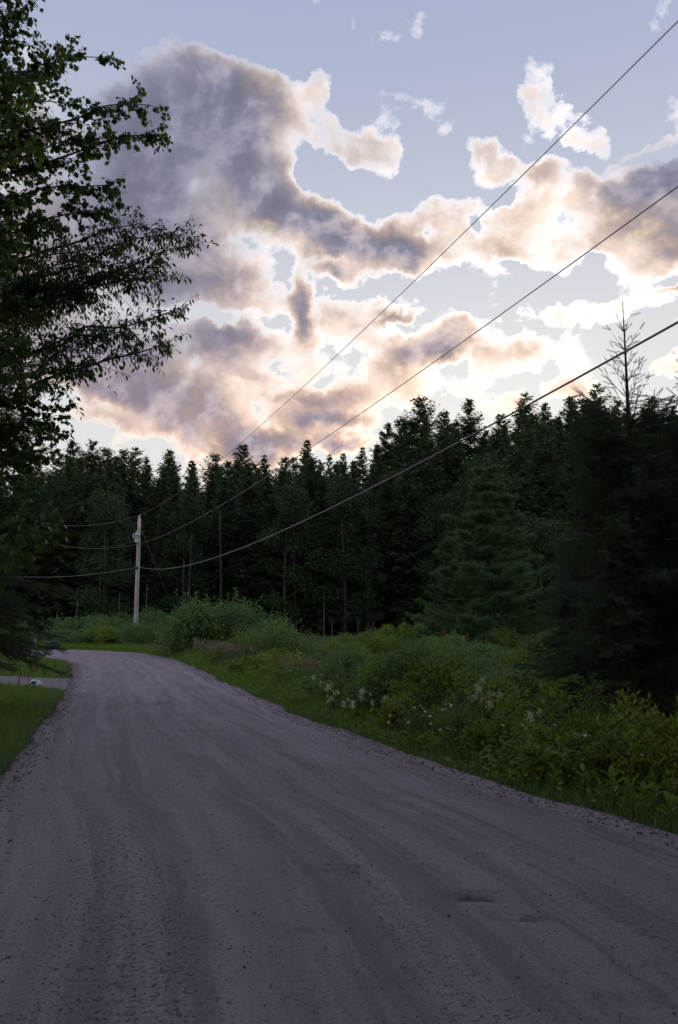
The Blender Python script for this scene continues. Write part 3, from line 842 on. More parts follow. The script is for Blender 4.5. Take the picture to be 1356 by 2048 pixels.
peaks = [  # px, top, distance, prototype, what sets it apart
    (75, 915, 104, 4, 'dark spruce at the left end of the skyline, beside the maple leaves'),
    (148, 880, 103, 1, 'broad grey-green spruce, left of a pair on the left skyline'),
    (183, 880, 105, 5, 'ragged spruce, right of a pair on the left skyline'),
    (213, 897, 106, 7, 'flat-topped spruce between two pairs on the left skyline'),
    (246, 898, 104, 4, 'spruce with a rounded top above the utility pole, left one of two'),
    (268, 896, 108, 5, 'spruce with a rounded top above the utility pole, right one of two'),
    (340, 899, 106, 1, 'bushy wide-topped spruce on the skyline between pole and tallest left spire'),
    (388, 925, 110, 6, 'small thin spire right of the bushy spruce on the skyline'),
    (430, 908, 112, 7, 'open-topped fir against the orange cloud left of the dark cone'),
    (483, 888, 104, 4, 'dark cone-shaped spruce that the upper wire passes on the skyline'),
    (530, 908, 107, 6, 'thin dark spire in the gap right of the cone-shaped spruce'),
    (616, 878, 104, 0, 'slim pointed spruce standing highest in the middle of the skyline'),
    (590, 915, 106, 1, 'spruce shouldering the left side of the slim middle spruce'),
    (658, 907, 110, 6, 'small spire first right of the slim middle spruce'),
    (688, 905, 112, 0, 'small spire second right of the slim middle spruce'),
    (727, 893, 112, 0, 'small spire at the foot of the high wooded shoulder'),
    (772, 848, 108, 1, 'spruce on the left slope of the high wooded shoulder'),
    (806, 838, 112, 5, 'leaning-crowned spruce left of the tall broad one on the shoulder'),
    (838, 797, 106, 7, 'tall broad-headed spruce on the high shoulder of the wood'),
    (884, 822, 110, 4, 'rounded spruce between the broad-headed spruce and the lone spire'),
    (938, 796, 108, 1, 'lone tiered spruce right of centre on the skyline'),
    (905, 845, 104, 0, 'low spruce in front of the lone tiered spruce'),
    (1005, 828, 106, 4, 'spruce left of the orange glow on the right skyline'),
    (1046, 788, 108, 5, 'spruce lit orange from behind where the low wire meets the skyline'),
    (1090, 805, 112, 2, 'thin open spruce right of the orange glow'),
    (1138, 795, 106, 4, 'dense rounded spruce on the right skyline'),
    (1188, 770, 104, 5, 'highest dark spruce on the right skyline, left of the bare leader'),
    (1232, 800, 106, 1, 'spruce on the skyline just left of the bare leader'),
    (1300, 795, 106, 4, 'spruce on the skyline just right of the bare leader'),
    (1345, 812, 104, 0, 'spruce at the right end of the skyline')]
for px, top, y, k, lab in peaks:
    stand_tree(PROTO[k], px, top, y, lab, 'skyline spruces', fat=1.0)

rg = np.random.default_rng(77)
rows_ = [(0, 2.6, 30, 150, 'front'), (4.5, 2.7, 24, 110, ''), (9, 2.8, 18, 70, ''), (14, 2.8, 12, 45, ''), (21, 3.0, 8, 26, '')]
zones = [(100, 'at its left end behind the maple'), (230, 'left of the utility pole'), (330, 'behind the utility pole'), (420, 'between the utility pole and the big bush'), (520, 'above the big dark bush'), (620, 'above the pale willow bush'), (700, 'behind the tall bare dead trunk'), (780, 'behind the leaning dead stub'), (880, 'on the left slope of the high shoulder'), (1000, 'behind the big pine'), (1150, 'between the pine and the bare-leader spruce'), (9999, 'behind the roadside spruces at the right')]
zcount = {}
ordn = ['first', 'second', 'third', 'fourth', 'fifth', 'sixth', 'seventh', 'eighth', 'ninth', 'tenth']
nrow = 0
for off, gap, lo, hi, fr in rows_:
    x = -46.0
    while x < 48:
        xx = x + rg.uniform(-0.9, 0.9)
        y = float(forest_edge(xx)) + off + rg.uniform(-1.5, 2.0)
        px = CX + F * xx / (y * math.cos(PITCH))
        top = float(skyline(px)) + lo + (hi - lo) * rg.random() ** 1.3
        kind = int(rg.choice([0, 1, 2, 3, 4, 5, 6, 7], p=[.10, .13, .20, .17, .12, .14, .09, .05])) if off < 8 else int(rg.choice([0, 1, 4, 5, 6, 2]))
        zn = next(z_ for lim, z_ in zones if px < lim)
        if off == 0:
            zcount[zn] = zcount.get(zn, 0) + (-80 < px < 1430)
            row = ('front-row spruce %s, %s from left' % (zn, ordn[max(0, zcount[zn] - 1)]), 'front row of the wood')
        else:
            row = ('dark spruce inside the wood ' + zn, 'spruces inside the wood ' + zn)
        if -80 < px < 1430:
            stand_tree(PROTO[kind], px, top, y, row[0], row[1], rot=rg.uniform(0, 6.28))
        x += gap * rg.uniform(0.8, 1.25)
for px, top, y, k, sc, lab in [
        (985, 905, 70, 0, 1.0, 'pale green leafy tree topping out behind the big pine'),
        (1085, 1035, 46, 1, 1.0, 'light green leafy tree at the right side of the big pine'),
        (690, 958, 80, 1, 0.9, 'grey-green leafy crown in the wood below the small spires'),
        (575, 965, 80, 0, 0.9, 'soft green leafy crown below the slim middle spruce'),
        (895, 985, 74, 1, 0.8, 'bluish leafy crown in the wood left of the big pine'),
        (375, 985, 80, 0, 0.8, 'soft green leafy crown in the wood right of the utility pole'),
        (215, 985, 76, 1, 0.9, 'green leafy crown in the wood left of the utility pole'),
        (735, 1090, 80, 0, 0.7, 'small leafy tree at the foot of the wood in the middle')]:
    stand_tree(BROAD[k], px, top, y, lab, 'leafy trees in the wood', 'leafy_tree', 'tree', 10.0, fat=sc * 1.35)
stand_tree(PINE, 965, 930, 37, 'big soft green white pine standing in the meadow right of centre', None, 'white_pine', 'tree', 10.0, rot=0.4, fat=1.30)
stand_tree(PINE, 905, 1060, 41, 'smaller pine pressed against the left side of the big pine', None, 'white_pine', 'tree', 10.0, rot=2.4, fat=1.05)

# dead trunks along the foot of the wood
def snag(sd, H, r, nb, broken=True):
    rg = np.random.default_rng(sd)
    zt = np.linspace(0, 1, 7)
    ax = np.stack([0.02 * H * np.sin(zt * 3 + sd), 0.02 * H * np.cos(zt * 2 + sd), zt * H], -1); ax[:, :2] -= ax[0, :2]
    tr = tube(ax, r * (1 - 0.72 * zt), 6)
    br = []
    for k in range(nb):
        f = rg.uniform(0.1, 0.95)
        c = np.array([np.interp(f, zt, ax[:, i]) for i in range(3)])
        a = rg.uniform(0, 6.283); L = rg.uniform(0.3, 1.3) * (1.1 - 0.5 * f)
        e = c + np.array([math.cos(a), math.sin(a), rg.uniform(-0.6, 0.3)]) * L
        br.append(('branch', mesh_np('snag_branch', *tube([c, (c + e) / 2 + [0, 0, 0.05 * L], e], [0.03, 0.02, 0.008], 4, False), M_SNAG)))
    return [('trunk', mesh_np('snag_trunk', *tr, M_SNAG, True))] + br
for k, (px, top, bot_y, nb, rr, tilt, lab) in enumerate([
        (644, 1172, 78, 2, 0.09, -0.04, 'tall bare dead trunk standing alone before the wood, in the middle'),
        (664, 1238, 78, 6, 0.10, 0.05, 'short branchy dead stub right of the tall bare trunk'),
        (716, 1234, 76, 5, 0.10, 0.02, 'broken dead stub left of the leaning one'),
        (748, 1243, 74, 1, 0.11, 0.22, 'leaning grey dead stub at the edge of the meadow'),
        (622, 1255, 77, 4, 0.08, -0.1, 'low dead stub left of the tall bare trunk'),
        (238, 1186, 72, 1, 0.09, -0.05, 'thin dead pole left of the utility pole'),
        (289, 1168, 74, 0, 0.10, -0.04, 'dead pole just right of the utility pole'),
        (375, 1052, 80, 3, 0.16, 0.0, 'pale thick dead trunk between utility pole and big bush'),
        (440, 1030, 82, 26, 0.10, 0.0, 'dead spruce with bare twigs above the big bush, left of a pair'),
        (450, 1022, 83, 26, 0.10, 0.01, 'dead spruce with bare twigs above the big bush, right of a pair'),
        (596, 1050, 82, 28, 0.12, 0.0, 'dead spruce with spreading bare branches in the middle of the wood'),
        (325, 1010, 84, 26, 0.14, 0.0, 'tall pale dead spruce right above the utility pole top'),
        (152, 1203, 70, 1, 0.09, 0.0, 'short dead pole far left of the utility pole'),
        (112, 1222, 66, 0, 0.06, 0.03, 'slender dead stick nearest the bin'),
        (200, 1100, 80, 2, 0.10, 0.01, 'pale slender trunk in the dark wood left of the utility pole'),
        (918, 1050, 72, 14, 0.07, 0.0, 'bare grey trunk left of the pine crown'),
        (1142, 1150, 60, 0, 0.09, 0.0, 'grey trunk in the gap right of the pine, left one'),
        (1172, 1160, 60, 0, 0.10, 0.0, 'grey trunk in the gap right of the pine, right one')]):
    p = at(px, top, bot_y)
    zb = gz(p[0], bot_y) - 0.1
    place('dead_tree', snag(300 + k, p[2] - zb, rr, nb), (p[0] - tilt * (p[2] - zb), bot_y, zb), 0, 1, lab, 'dead tree', 'dead trunks before the wood', tilt=(0, tilt))

# ---------------------------------------------------------------- near spruces with needled twigs
def brush_shape(sd=1, n=26):
    rn = np.random.default_rng(sd)
    V, Fc = [(0, -0.012, 0), (0, 0.012, 0), (1, 0, 0), (0, 0, -0.012), (0, 0, 0.012), (1, 0, 0)], [(0, 1, 2), (3, 4, 5)]
    for k in range(n):
        x = 0.02 + 0.97 * k / n
        a = k * 2.4 + rn.uniform(-0.3, 0.3)
        o = np.array([0, math.cos(a), math.sin(a)])
        tip = np.array([x + 0.11, 0, 0]) + o * 0.125
        b = np.array([0.034, 0, 0])
        i = len(V)
        V += [tuple(np.array([x, 0, 0]) - b), tuple(np.array([x, 0, 0]) + b), tuple(tip)]
        Fc.append((i, i + 1, i + 2))
    return np.array(V, float), np.array(Fc)
BRUSH = brush_shape()

def near_spruce(sd, H, Rb, cb=0.04, nwh=30, per=7, shape=0.8, tw=0.19, dens=1.0, leader=0.13, droop=0.32):
    rg = np.random.default_rng(sd)
    zt = np.linspace(0, 1, 12)
    ax = np.stack([0.05 * np.sin(zt * 4 + sd), 0.05 * np.cos(zt * 3 + sd), zt * H], -1); ax[:, :2] -= ax[0, :2]
    wood = [tube(ax, 0.013 * H * (1 - zt) ** 0.9 + 0.004, 7)]
    pos, dr, ln = [], [], []
    fs = [cb + (1 - leader - cb) * ((k + 0.5) / nwh) ** 0.95 for k in range(nwh)]
    fs += [1 - leader * q for q in (0.98, 0.84, 0.70, 0.55, 0.40, 0.22)]
    for f in fs:
        top = f > 1 - leader - 1e-6
        c0 = np.array([np.interp(f, zt, ax[:, i]) for i in range(3)])
        env = Rb * (1 - f) ** shape * (0.48 if top else 1.0) + 0.10
        for b in range(per if not top else 5):
            c = c0 + np.array([0, 0, rg.uniform(-0.5, 0.5) * H / nwh * (0.0 if top else 1)])
            a = rg.uniform(0, 6.283) if not top else b * 1.257 + rg.uniform(-0.3, 0.3) + f * 40
            L = env * rg.uniform(0.62, 1.12)
            s0 = 1.05 * f ** 2.2 - 0.12 + 0.08 * rg.normal() if not top else rg.uniform(0.9, 1.5)
            dp = droop * (1 - f)
            d = np.array([math.cos(a), math.sin(a), 0]); s = np.array([-d[1], d[0], 0])
            tt = np.linspace(0, 1, 6)
            curve = lambda q: c + d * (L * q)[:, None] + np.array([0, 0, 1]) * (L * (s0 * q - dp * q ** 2 + 0.22 * q ** 3))[:, None]
            wood.append(tube(curve(tt), (0.004 + 0.014 * L / Rb) * (1 - 0.85 * tt), 4, False))
            # side shoots along the bough
            m_ = max(2, int(L / 0.06 * dens)) if not top else int(L / 0.12) + 1
            q = (np.arange(m_) + rg.random(m_)) / m_
            q = q[q > (0.12 if not top else 0.3)]
            bp = curve(q)
            for side in (-1, 1):
                if top and rg.random() < 0.4: continue
                sl = np.clip((0.16 + 0.42 * L * (1 - q) * np.minimum(1, q * 3)) * rg.uniform(0.6, 1.2, len(q)), 0.08, 0.75)
                if top: sl *= 0.5
                ang = rg.uniform(0.55, 1.0, len(q))
                sd_ = unit(d[None] * np.cos(ang)[:, None] + side * s[None] * np.sin(ang)[:, None] + np.array([0, 0, 1]) * (rg.uniform(-0.5, 0.05, len(q)) if not top else rg.uniform(0.2, 0.9, len(q)))[:, None])
                for i in range(len(q)):
                    k = max(1, int(round(sl[i] / (tw * 0.7) * dens)))
                    u_ = np.arange(k) / k * sl[i]
                    pp = bp[i] + sd_[i] * u_[:, None]
                    pos.append(pp); dr.append(unit(sd_[i] + 0.10 * rg.normal(size=(k, 3)))); ln.append(np.full(k, tw))
                    k2 = int(sl[i] / tw * 1.4 * dens)
                    if k2 and not top:
                        u2 = rg.random(k2) * sl[i]
                        pp = bp[i] + sd_[i] * u2[:, None]
                        pos.append(pp); dr.append(unit(sd_[i] * 0.6 + d * 0.5 + 0.5 * rg.normal(size=(k2, 3)) + np.array([0, 0, -0.25]))); ln.append(tw * rg.uniform(0.5, 0.9, k2))
            k = max(1, int(L / (tw * 0.75)))
            u_ = np.linspace(0.08, 0.97, k)
            pp = curve(u_)
            pos.append(pp); dr.append(unit(np.gradient(curve(np.linspace(0.08, 0.97, max(2, k))), axis=0))[:k]); ln.append(np.full(k, tw * (1.0 if not top else 0.8)))
    nl = 7
    zz = np.linspace(1 - leader, 0.985, nl)
    pos.append(np.stack([np.interp(zz, zt, ax[:, i]) for i in range(3)], -1)); dr.append(np.tile([0, 0, 1.0], (nl, 1))); ln.append(np.full(nl, leader * H / nl))
    pos, dr, ln = np.concatenate(pos), np.concatenate(dr), np.concatenate(ln)
    S3 = np.stack([ln, np.full(len(ln), tw), np.full(len(ln), tw)], -1)
    cv = scatter(BRUSH[0], BRUSH[1], frames(dr, rg.uniform(0, 6.283, len(ln))), pos, S3)
    return join(wood), cv

def put_tree(name, parts, px, y, label, cat='tree', rot=0.0, scale=1.0, x=None, group=None):
    x = x if x is not None else at(px, 1240, y)[0]
    return place(name, parts, (x, y, gz(x, y) - 0.05), rot, scale, label, cat, group)
topA = at(1268, 612, 12.0)
HA = topA[2] - gz(topA[0], 12.0)
SP_A = tree_meshes('near_spruce_a', near_spruce(61, HA, 1.95, nwh=28, shape=0.82, leader=0.25, tw=0.16), M_SPRUCE2)
put_tree('spruce_tree', SP_A, 1268, 12.0, 'young dark spruce with a bare upright leader at the right roadside')
SP_B = tree_meshes('near_spruce_b', near_spruce(62, 6.1, 2.3, nwh=28, shape=0.75, leader=0.10, tw=0.19), M_SPRUCE2)
put_tree('spruce_tree', SP_B, 1475, 11.3, 'dark spruce reaching in from the right edge of the picture', rot=1.0)
put_tree('spruce_tree', SP_B, 1360, 16.5, 'dark spruce filling the gap behind the two roadside spruces', rot=3.0, scale=0.95)
put_tree('spruce_tree', SP_A, 1165, 21.0, 'dark young spruce between the big pine and the bare-leader spruce', rot=2.0, scale=0.78)
SP_L = tree_meshes('near_spruce_l', near_spruce(63, 9.5, 2.7, cb=0.13, nwh=26, per=7, shape=0.55, leader=0.08, tw=0.24, dens=0.8, droop=0.45), M_SPRUCE2)
put_tree('spruce_tree', SP_L, -150, 14.3, 'dark spruce hanging its lowest bough over the lawn at the left edge', rot=0.6)
put_tree('spruce_tree', SP_L, -110, 26.5, 'dark spruce beyond the driveway at the left edge', rot=2.6, scale=0.85)

# ---------------------------------------------------------------- the two leafy trees that lean in from the left
def lobed_leaf():
    o = [(0, 0), (0.10, 0.20), (0.02, 0.42), (0.26, 0.34), (0.42, 0.62), (0.52, 0.34), (0.66, 0.36), (0.70, 0.18), (1.0, 0.0)]
    pts = o + [(a, -b) for a, b in o[-2:0:-1]]
    V = [(a, b, 0.16 * abs(b) - 0.22 * a * a) for a, b in pts] + [(0.42, 0, -0.02)]
    c = len(pts)
    return np.array(V, float), np.array([(c, i, (i + 1) % c) for i in range(c)])
def lance_leaf():
    o = [(0, 0), (0.18, 0.12), (0.42, 0.19), (0.70, 0.13), (1.0, 0)]
    pts = o + [(a, -b) for a, b in o[-2:0:-1]]
    V = [(a, b, 0.25 * abs(b) - 0.20 * a * a) for a, b in pts] + [(0.42, 0, -0.03)]
    c = len(pts)
    return np.array(V, float), np.array([(c, i, (i + 1) % c) for i in range(c)])

def limb_tree(sd, trunk_xy, Htr, limbs, leaf, size, mat, name, label, petiole=0.5, twig=0.42, spread=1.0, keep=300, rise=0.22):
    """trunk out of the picture, limbs that reach to given points, twigs and hanging leaves"""
    rg = np.random.default_rng(sd)
    bx, by = trunk_xy
    zb = gz(bx, by)
    zt = np.linspace(0, 1, 10)
    ax = np.stack([bx + 0.12 * np.sin(zt * 3), by + 0.1 * np.cos(zt * 4), zb - 0.1 + zt * Htr], -1)
    root = link(name, None, loc=(bx, by, zb)); root.empty_display_size = 0.3
    tag(root, label, 'tree')
    inv = -np.array([bx, by, zb])
    tv, tf = tube(ax + inv, 0.20 * (1 - 0.85 * zt) + 0.015, 10)
    link('trunk', mesh_np(name + '_trunk', tv, tf, M_BARK, True), root)
    LP, LD, twigs = [], [], []
    def leaves_on(p0, p1, dirn_, n):
        tt = np.sort(rg.random(n)) ** 0.8
        tt[-1] = 1.0
        base = p0 + (p1 - p0) * tt[:, None]
        out = unit(dirn_[None] * 0.5 + unit(rg.normal(size=(n, 3)) * [1, 1, 0.5]) * 0.9 + np.array([0, 0, -0.45]))
        LP.append(base + out * size * petiole * rg.uniform(0.3, 0.8, n)[:, None])
        LD.append(unit(out + np.array([0, 0, -0.55]) + 0.25 * rg.normal(size=(n, 3))))
    for tip, dens in limbs:
        tip = np.asarray(tip, float)
        L0 = np.linalg.norm(tip[:2] - [bx, by])
        z0 = min(max(tip[2] - rise * L0 - rg.uniform(0, 0.6), zb + 0.8), zb + Htr * 0.97)
        a = np.array([np.interp(z0, ax[:, 2], ax[:, i]) for i in range(3)])
        q = np.linspace(0, 1, 9)[:, None]
        mid_ = (a + tip) / 2 + np.array([0, 0, 0.10 * L0]) + rg.normal(0, 0.10, 3)
        cur = (1 - q) ** 2 * a + 2 * q * (1 - q) * mid_ + q * q * tip
        cur[1:-1] += rg.normal(0, 0.055, (7, 3))
        cur = catmull(cur, 3); q = np.linspace(0, 1, len(cur))[:, None]
        ln = np.linalg.norm(tip - a)
        v_, f_ = tube(cur + inv, (0.008 + 0.006 * ln) * (1 - 0.9 * q[:, 0]) + 0.002, 6, False)
        link('branch', mesh_np(name + '_branch', v_, f_, M_BARK, True), root)
        ns = int(ln / 0.072 * dens)
        for k in range(ns):
            f = 0.22 + 0.78 * ((k + rg.random()) / ns)
            p = np.array([np.interp(f, q[:, 0], cur[:, i]) for i in range(3)])
            dl = unit(tip - a)
            d = unit(dl * 0.8 * [1, 1, 0.5] + rg.normal(size=3) * np.array([0.75, 0.75, 0.38]) * spread)
            Lt = twig * rg.uniform(0.5, 1.5) * (1.25 - 0.65 * f)
            e = p + d * Lt + np.array([0, 0, -0.05 * Lt])
            twigs.append(tube([p, (p + e) / 2 + rg.normal(0, 0.02, 3), e], [0.006, 0.0045, 0.002], 3, False))
            leaves_on(p, e, d, rg.integers(5, 9))
            for r in range(2):
                p2 = p + (e - p) * rg.uniform(0.3, 0.9)
                d2 = unit(d + rg.normal(size=3) * 0.8)
                e2 = p2 + d2 * Lt * rg.uniform(0.35, 0.7)
                twigs.append(tube([p2, e2], [0.004, 0.0015], 3, False))
                leaves_on(p2, e2, d2, rg.integers(4, 8))
    tv, tf = join(twigs)
    tag(link('twigs', mesh_np(name + '_twigs', tv + inv, tf, M_BARK), root), kind='stuff')
    LP, LD = np.concatenate(LP), np.concatenate(LD)
    n = len(LP)
    sz = size * rg.uniform(0.65, 1.25, n)
    Mx = frames(LD, rg.uniform(-1.1, 1.1, n))
    px_, py_, dep = pix(LP)
    seen = (px_ > -5) & (px_ < 1360) & (py_ > -5) & (py_ < 2050) & (dep > 0.5)
    score = np.where(seen, sz / dep, 0)
    big = np.argsort(-score)[:keep]
    rest = np.ones(n, bool); rest[big] = False
    lv, lf = scatter(leaf[0], leaf[1], Mx[rest], LP[rest] + inv, sz[rest])
    tag(link('foliage', mesh_np(name + '_foliage', lv, lf, mat), root), kind='stuff')
    lm = mesh_np(name + '_leaf', leaf[0], leaf[1], mat)
    from mathutils import Matrix
    for i in big:
        o = link('leaf', lm, root)
        mm = np.eye(4); mm[:3, :3] = Mx[i] * sz[i]; mm[:3, 3] = LP[i] + inv
        o.matrix_local = Matrix(mm.tolist())
    return root

T = lambda px, py, y: at(px, py, y)
maple_limbs = [(T(72, 8, 8.5), 1.0), (T(10, 60, 8.0), 1.2), (T(118, 108, 9.0), 1.0), (T(205, 115, 9.6), 0.9), (T(300, 210, 10.0), 1.0), (T(318, 272, 10.0), 1.0),
    (T(220, 370, 10.0), 1.1), (T(205, 420, 9.6), 1.1), (T(175, 735, 9.6), 0.8), (T(125, 815, 10.0), 1.0), (T(112, 865, 10.0), 1.0), (T(85, 905, 9.4), 1.0),
    (T(135, 1030, 7.6), 0.7), (T(120, 1065, 8.0), 0.7), (T(45, 1100, 7.6), 0.8), (T(35, 250, 6.4), 0.6), (T(30, 470, 7.0), 0.8), (T(50, 700, 8.0), 1.1), (T(40, 950, 8.4), 1.1),
    (T(110, 290, 11.0), 1.1), (T(60, 150, 10.0), 1.1), (T(150, 210, 11.0), 1.0), (T(110, 450, 11.0), 1.1), (T(30, 390, 9.0), 1.1), (T(30, 600, 9.0), 1.1),
    (T(55, 800, 9.6), 1.2), (T(200, 290, 10.4), 1.0), (T(40, 330, 10.5), 1.2), (T(30, 520, 10.5), 1.2), (T(20, 860, 10.0), 1.2), (T(20, 1020, 9.0), 1.0), (T(60, 240, 11.2), 1.2),
    (T(-40, 200, 9.5), 1.1), (T(-60, 640, 9.5), 1.1), (T(-60, 900, 9.0), 1.1), (T(-20, -120, 8.0), 1.0), (T(60, -220, 7.0), 1.0), (T(180, -330, 6.0), 1.0)]
limb_tree(71, (-6.9, 10.2), 9.5, maple_limbs, lobed_leaf(), 0.068, M_MAPLE, 'maple_tree', 'maple leaning in from the left edge, its lobed leaves dark against the sky')
cherry_limbs = [(T(390, 490, 10.6), 0.9), (T(370, 470, 11.0), 0.8), (T(350, 620, 10.6), 0.9), (T(345, 680, 10.6), 0.9), (T(290, 445, 10.6), 1.0), (T(320, 560, 11.0), 1.0),
    (T(255, 660, 10.6), 0.9), (T(190, 680, 11.0), 0.9), (T(150, 520, 11.0), 1.1), (T(240, 560, 11.4), 1.1), (T(180, 600, 11.2), 1.2), (T(240, 500, 11.6), 1.1), (T(120, 570, 11.0), 1.1), (T(80, 640, 11.0), 1.2), (T(60, 560, 11.4), 1.2), (T(320, 520, 10.8), 1.0)]
limb_tree(72, (-6.4, 12.6), 7.5, cherry_limbs, lance_leaf(), 0.080, M_CHERRY, 'cherry_tree', 'tree with narrow drooping leaves whose branches reach farthest into the clouds', twig=0.5, spread=0.9, rise=0.05)

# ---------------------------------------------------------------- utility pole and its wires
PY = 62.0
ptop = at(279, 1036, PY)
PX = ptop[0]
pz = gz(PX, PY)
HP = ptop[2] - pz
def lathe(prof, k=14):
    prof = np.asarray(prof, float)
    return tube(np.stack([0 * prof[:, 0], 0 * prof[:, 0], prof[:, 1]], -1), prof[:, 0], k)
def boxm(sx, sy, sz, c=(0, 0, 0), taper=1.0, bev=0.012):
    import bmesh
    bm = bmesh.new()
    bmesh.ops.create_cube(bm, size=1.0)
    for v in bm.verts:
        k = taper if v.co.z < 0 else 1.0
        v.co = Vector((v.co.x * sx * k + c[0], v.co.y * sy * k + c[1], v.co.z * sz + c[2]))
    if bev:
        bmesh.ops.bevel(bm, geom=bm.edges[:], offset=bev, segments=2, affect='EDGES')
    bmesh.ops.triangulate(bm, faces=bm.faces[:])
    bm.verts.index_update()
    V = np.array([v.co for v in bm.verts]); Fc = np.array([[v.index for v in f.verts] for f in bm.faces])
    bm.free()
    return V, Fc
pole = place('utility_pole', [], (PX, PY, pz), 0, 1, 'weathered grey wooden utility pole with transformer beyond the road bend', 'utility pole')
zt = np.linspace(0, 1, 14)
link('shaft', mesh_np('pole_shaft', *tube(np.stack([0.10 * (zt - 1) * 0 + 0.0 * zt, 0 * zt, -0.3 + zt * (HP + 0.3)], -1), 0.185 - 0.055 * zt, 14), M_POLE, True), pole)
zt_ = lambda py: at(279, py, PY)[2] - pz
tz = zt_(1086)
tank = link('transformer', mesh_np('transformer_tank', *lathe([(0.16, 0), (0.215, 0.02), (0.22, 0.06), (0.22, 0.62), (0.235, 0.63), (0.235, 0.68), (0.18, 0.73), (0.05, 0.76)]), M_STEEL, True), pole, (0.0, -0.42, tz - 0.02))
link('bushing', mesh_np('bushing', *lathe([(0.03, 0), (0.05, 0.05), (0.03, 0.07), (0.05, 0.12), (0.03, 0.14), (0.045, 0.19), (0.015, 0.24)], 10), M_PORC, True), tank, (-0.12, 0, 0.72))
link('bracket', mesh_np('bracket', *boxm(0.12, 0.22, 0.07, (0, 0.24, 0.15)), M_IRON), tank)
link('bracket', mesh_np('bracket', *boxm(0.12, 0.22, 0.07, (0, 0.24, 0.52)), M_IRON), tank)
cut = link('fuse_cutout', mesh_np('fuse_cutout', *lathe([(0.045, 0), (0.06, 0.03), (0.045, 0.06), (0.06, 0.12), (0.045, 0.16), (0.06, 0.22), (0.045, 0.28), (0.06, 0.34), (0.03, 0.40)], 10), M_PORC, True), pole, (-0.42, -0.05, zt_(1077)))
link('arm', mesh_np('cutout_arm', *boxm(0.36, 0.05, 0.05, (0.2, 0.05, 0.16)), M_IRON), cut)
link('top_insulator', mesh_np('top_insulator', *lathe([(0.03, 0), (0.09, 0.05), (0.05, 0.09), (0.10, 0.14), (0.06, 0.20), (0.07, 0.24), (0.02, 0.27)], 12), M_PORC, True), pole, (0, 0, HP - 0.02))
link('band', mesh_np('pole_band', *lathe([(0.165, 0), (0.172, 0.0), (0.172, 0.06), (0.165, 0.06)]), M_IRON), pole, (0, 0, zt_(1098)))
link('cable_clamp', mesh_np('cable_clamp', *boxm(0.20, 0.34, 0.20, (0, 0, 0)), M_IRON), pole, (-0.02, -0.12, zt_(1136)))
link('ground_wire', mesh_np('ground_wire', *tube([(0.09, -0.16, 0), (0.08, -0.15, HP * 0.5), (0.06, -0.135, HP * 0.92)], 0.012, 5), M_IRON), pole)

QX, QY = 9.0, -5.0                                        # the next pole stands behind the camera, on the right
def wire(points, rad, mat, label):
    """a hanging wire: parabola in height over the line between the two poles, through points of the picture"""
    d = np.array([QX - PX, QY - PY])
    ts, zs = [], []
    for px, py in points:
        r = ray(px, py)                                   # EYE + r*k lies over the line P + d*t
        k_t = np.linalg.solve(np.array([[r[0], -d[0]], [r[1], -d[1]]]), np.array([PX - EYE[0], PY - EYE[1]]))
        ts.append(k_t[1]); zs.append(EYE[2] + r[2] * k_t[0])
    c = np.polyfit(ts, zs, 2)
    q_ = np.linspace(0, 1, 70)
    P_ = np.stack([PX + d[0] * q_, PY - 0.2 + d[1] * q_, np.polyval(c, q_)], -1)
    o = link('overhead_wire', mesh_np('overhead_wire', *tube(P_ - P_[0], rad, 6), mat, True), loc=tuple(P_[0]))
    return tag(o, label, 'wire', 'wires over the road')
wire([(282, 1030), (420, 940), (545, 837), (800, 590), (1075, 330), (1356, 58)], 0.0075, M_WIRE, 'uppermost thin wire running from the pole top to the upper right')
wire([(283, 1086), (400, 1040), (620, 892), (900, 708), (1120, 553), (1356, 385)], 0.0080, M_WIRE, 'middle thin wire running from the transformer to the right edge')
wire([(285, 1136), (420, 1118), (600, 1050), (820, 940), (1060, 815), (1356, 642)], 0.0145, M_CABLE, 'lowest and thickest cable sagging from the pole to the right edge')
def side_wire(p0, p1, y1, rad, label, far=1.9):
    a = at(*p0, PY - 0.1); b = at(*p1, y1)
    q_ = np.linspace(0, far, 24)
    P_ = a + (b - a) * q_[:, None]
    P_[:, 2] += 0.25 * q_ * (q_ - 1)
    o = link('overhead_wire', mesh_np('overhead_wire', *tube(P_ - P_[0], rad, 5), M_WIRE, True), loc=tuple(P_[0]))
    tag(o, label, 'wire', 'wires beyond the pole')
side_wire((276, 1032), (205, 1048), 64, 0.010, 'top wire leading left from the pole top into the trees', 3)
side_wire((275, 1088), (205, 1097), 64, 0.010, 'middle wire leading left from the transformer', 3)
side_wire((268, 1082), (228, 1092), 63, 0.007, 'short slack wire leading left from the fuse cutout', 1.6)
side_wire((274, 1135), (160, 1151), 65, 0.014, 'lowest cable leading left from the pole', 2.6)
ga, gb = at(284, 1062, PY), at(352, 1232, 67)
tag(link('guy_wire', mesh_np('guy_wire', *tube([(0, 0, 0), tuple(gb - ga)], 0.010, 5), M_CABLE), loc=tuple(ga)), 'dark guy wire slanting down from the pole to the right', 'wire')

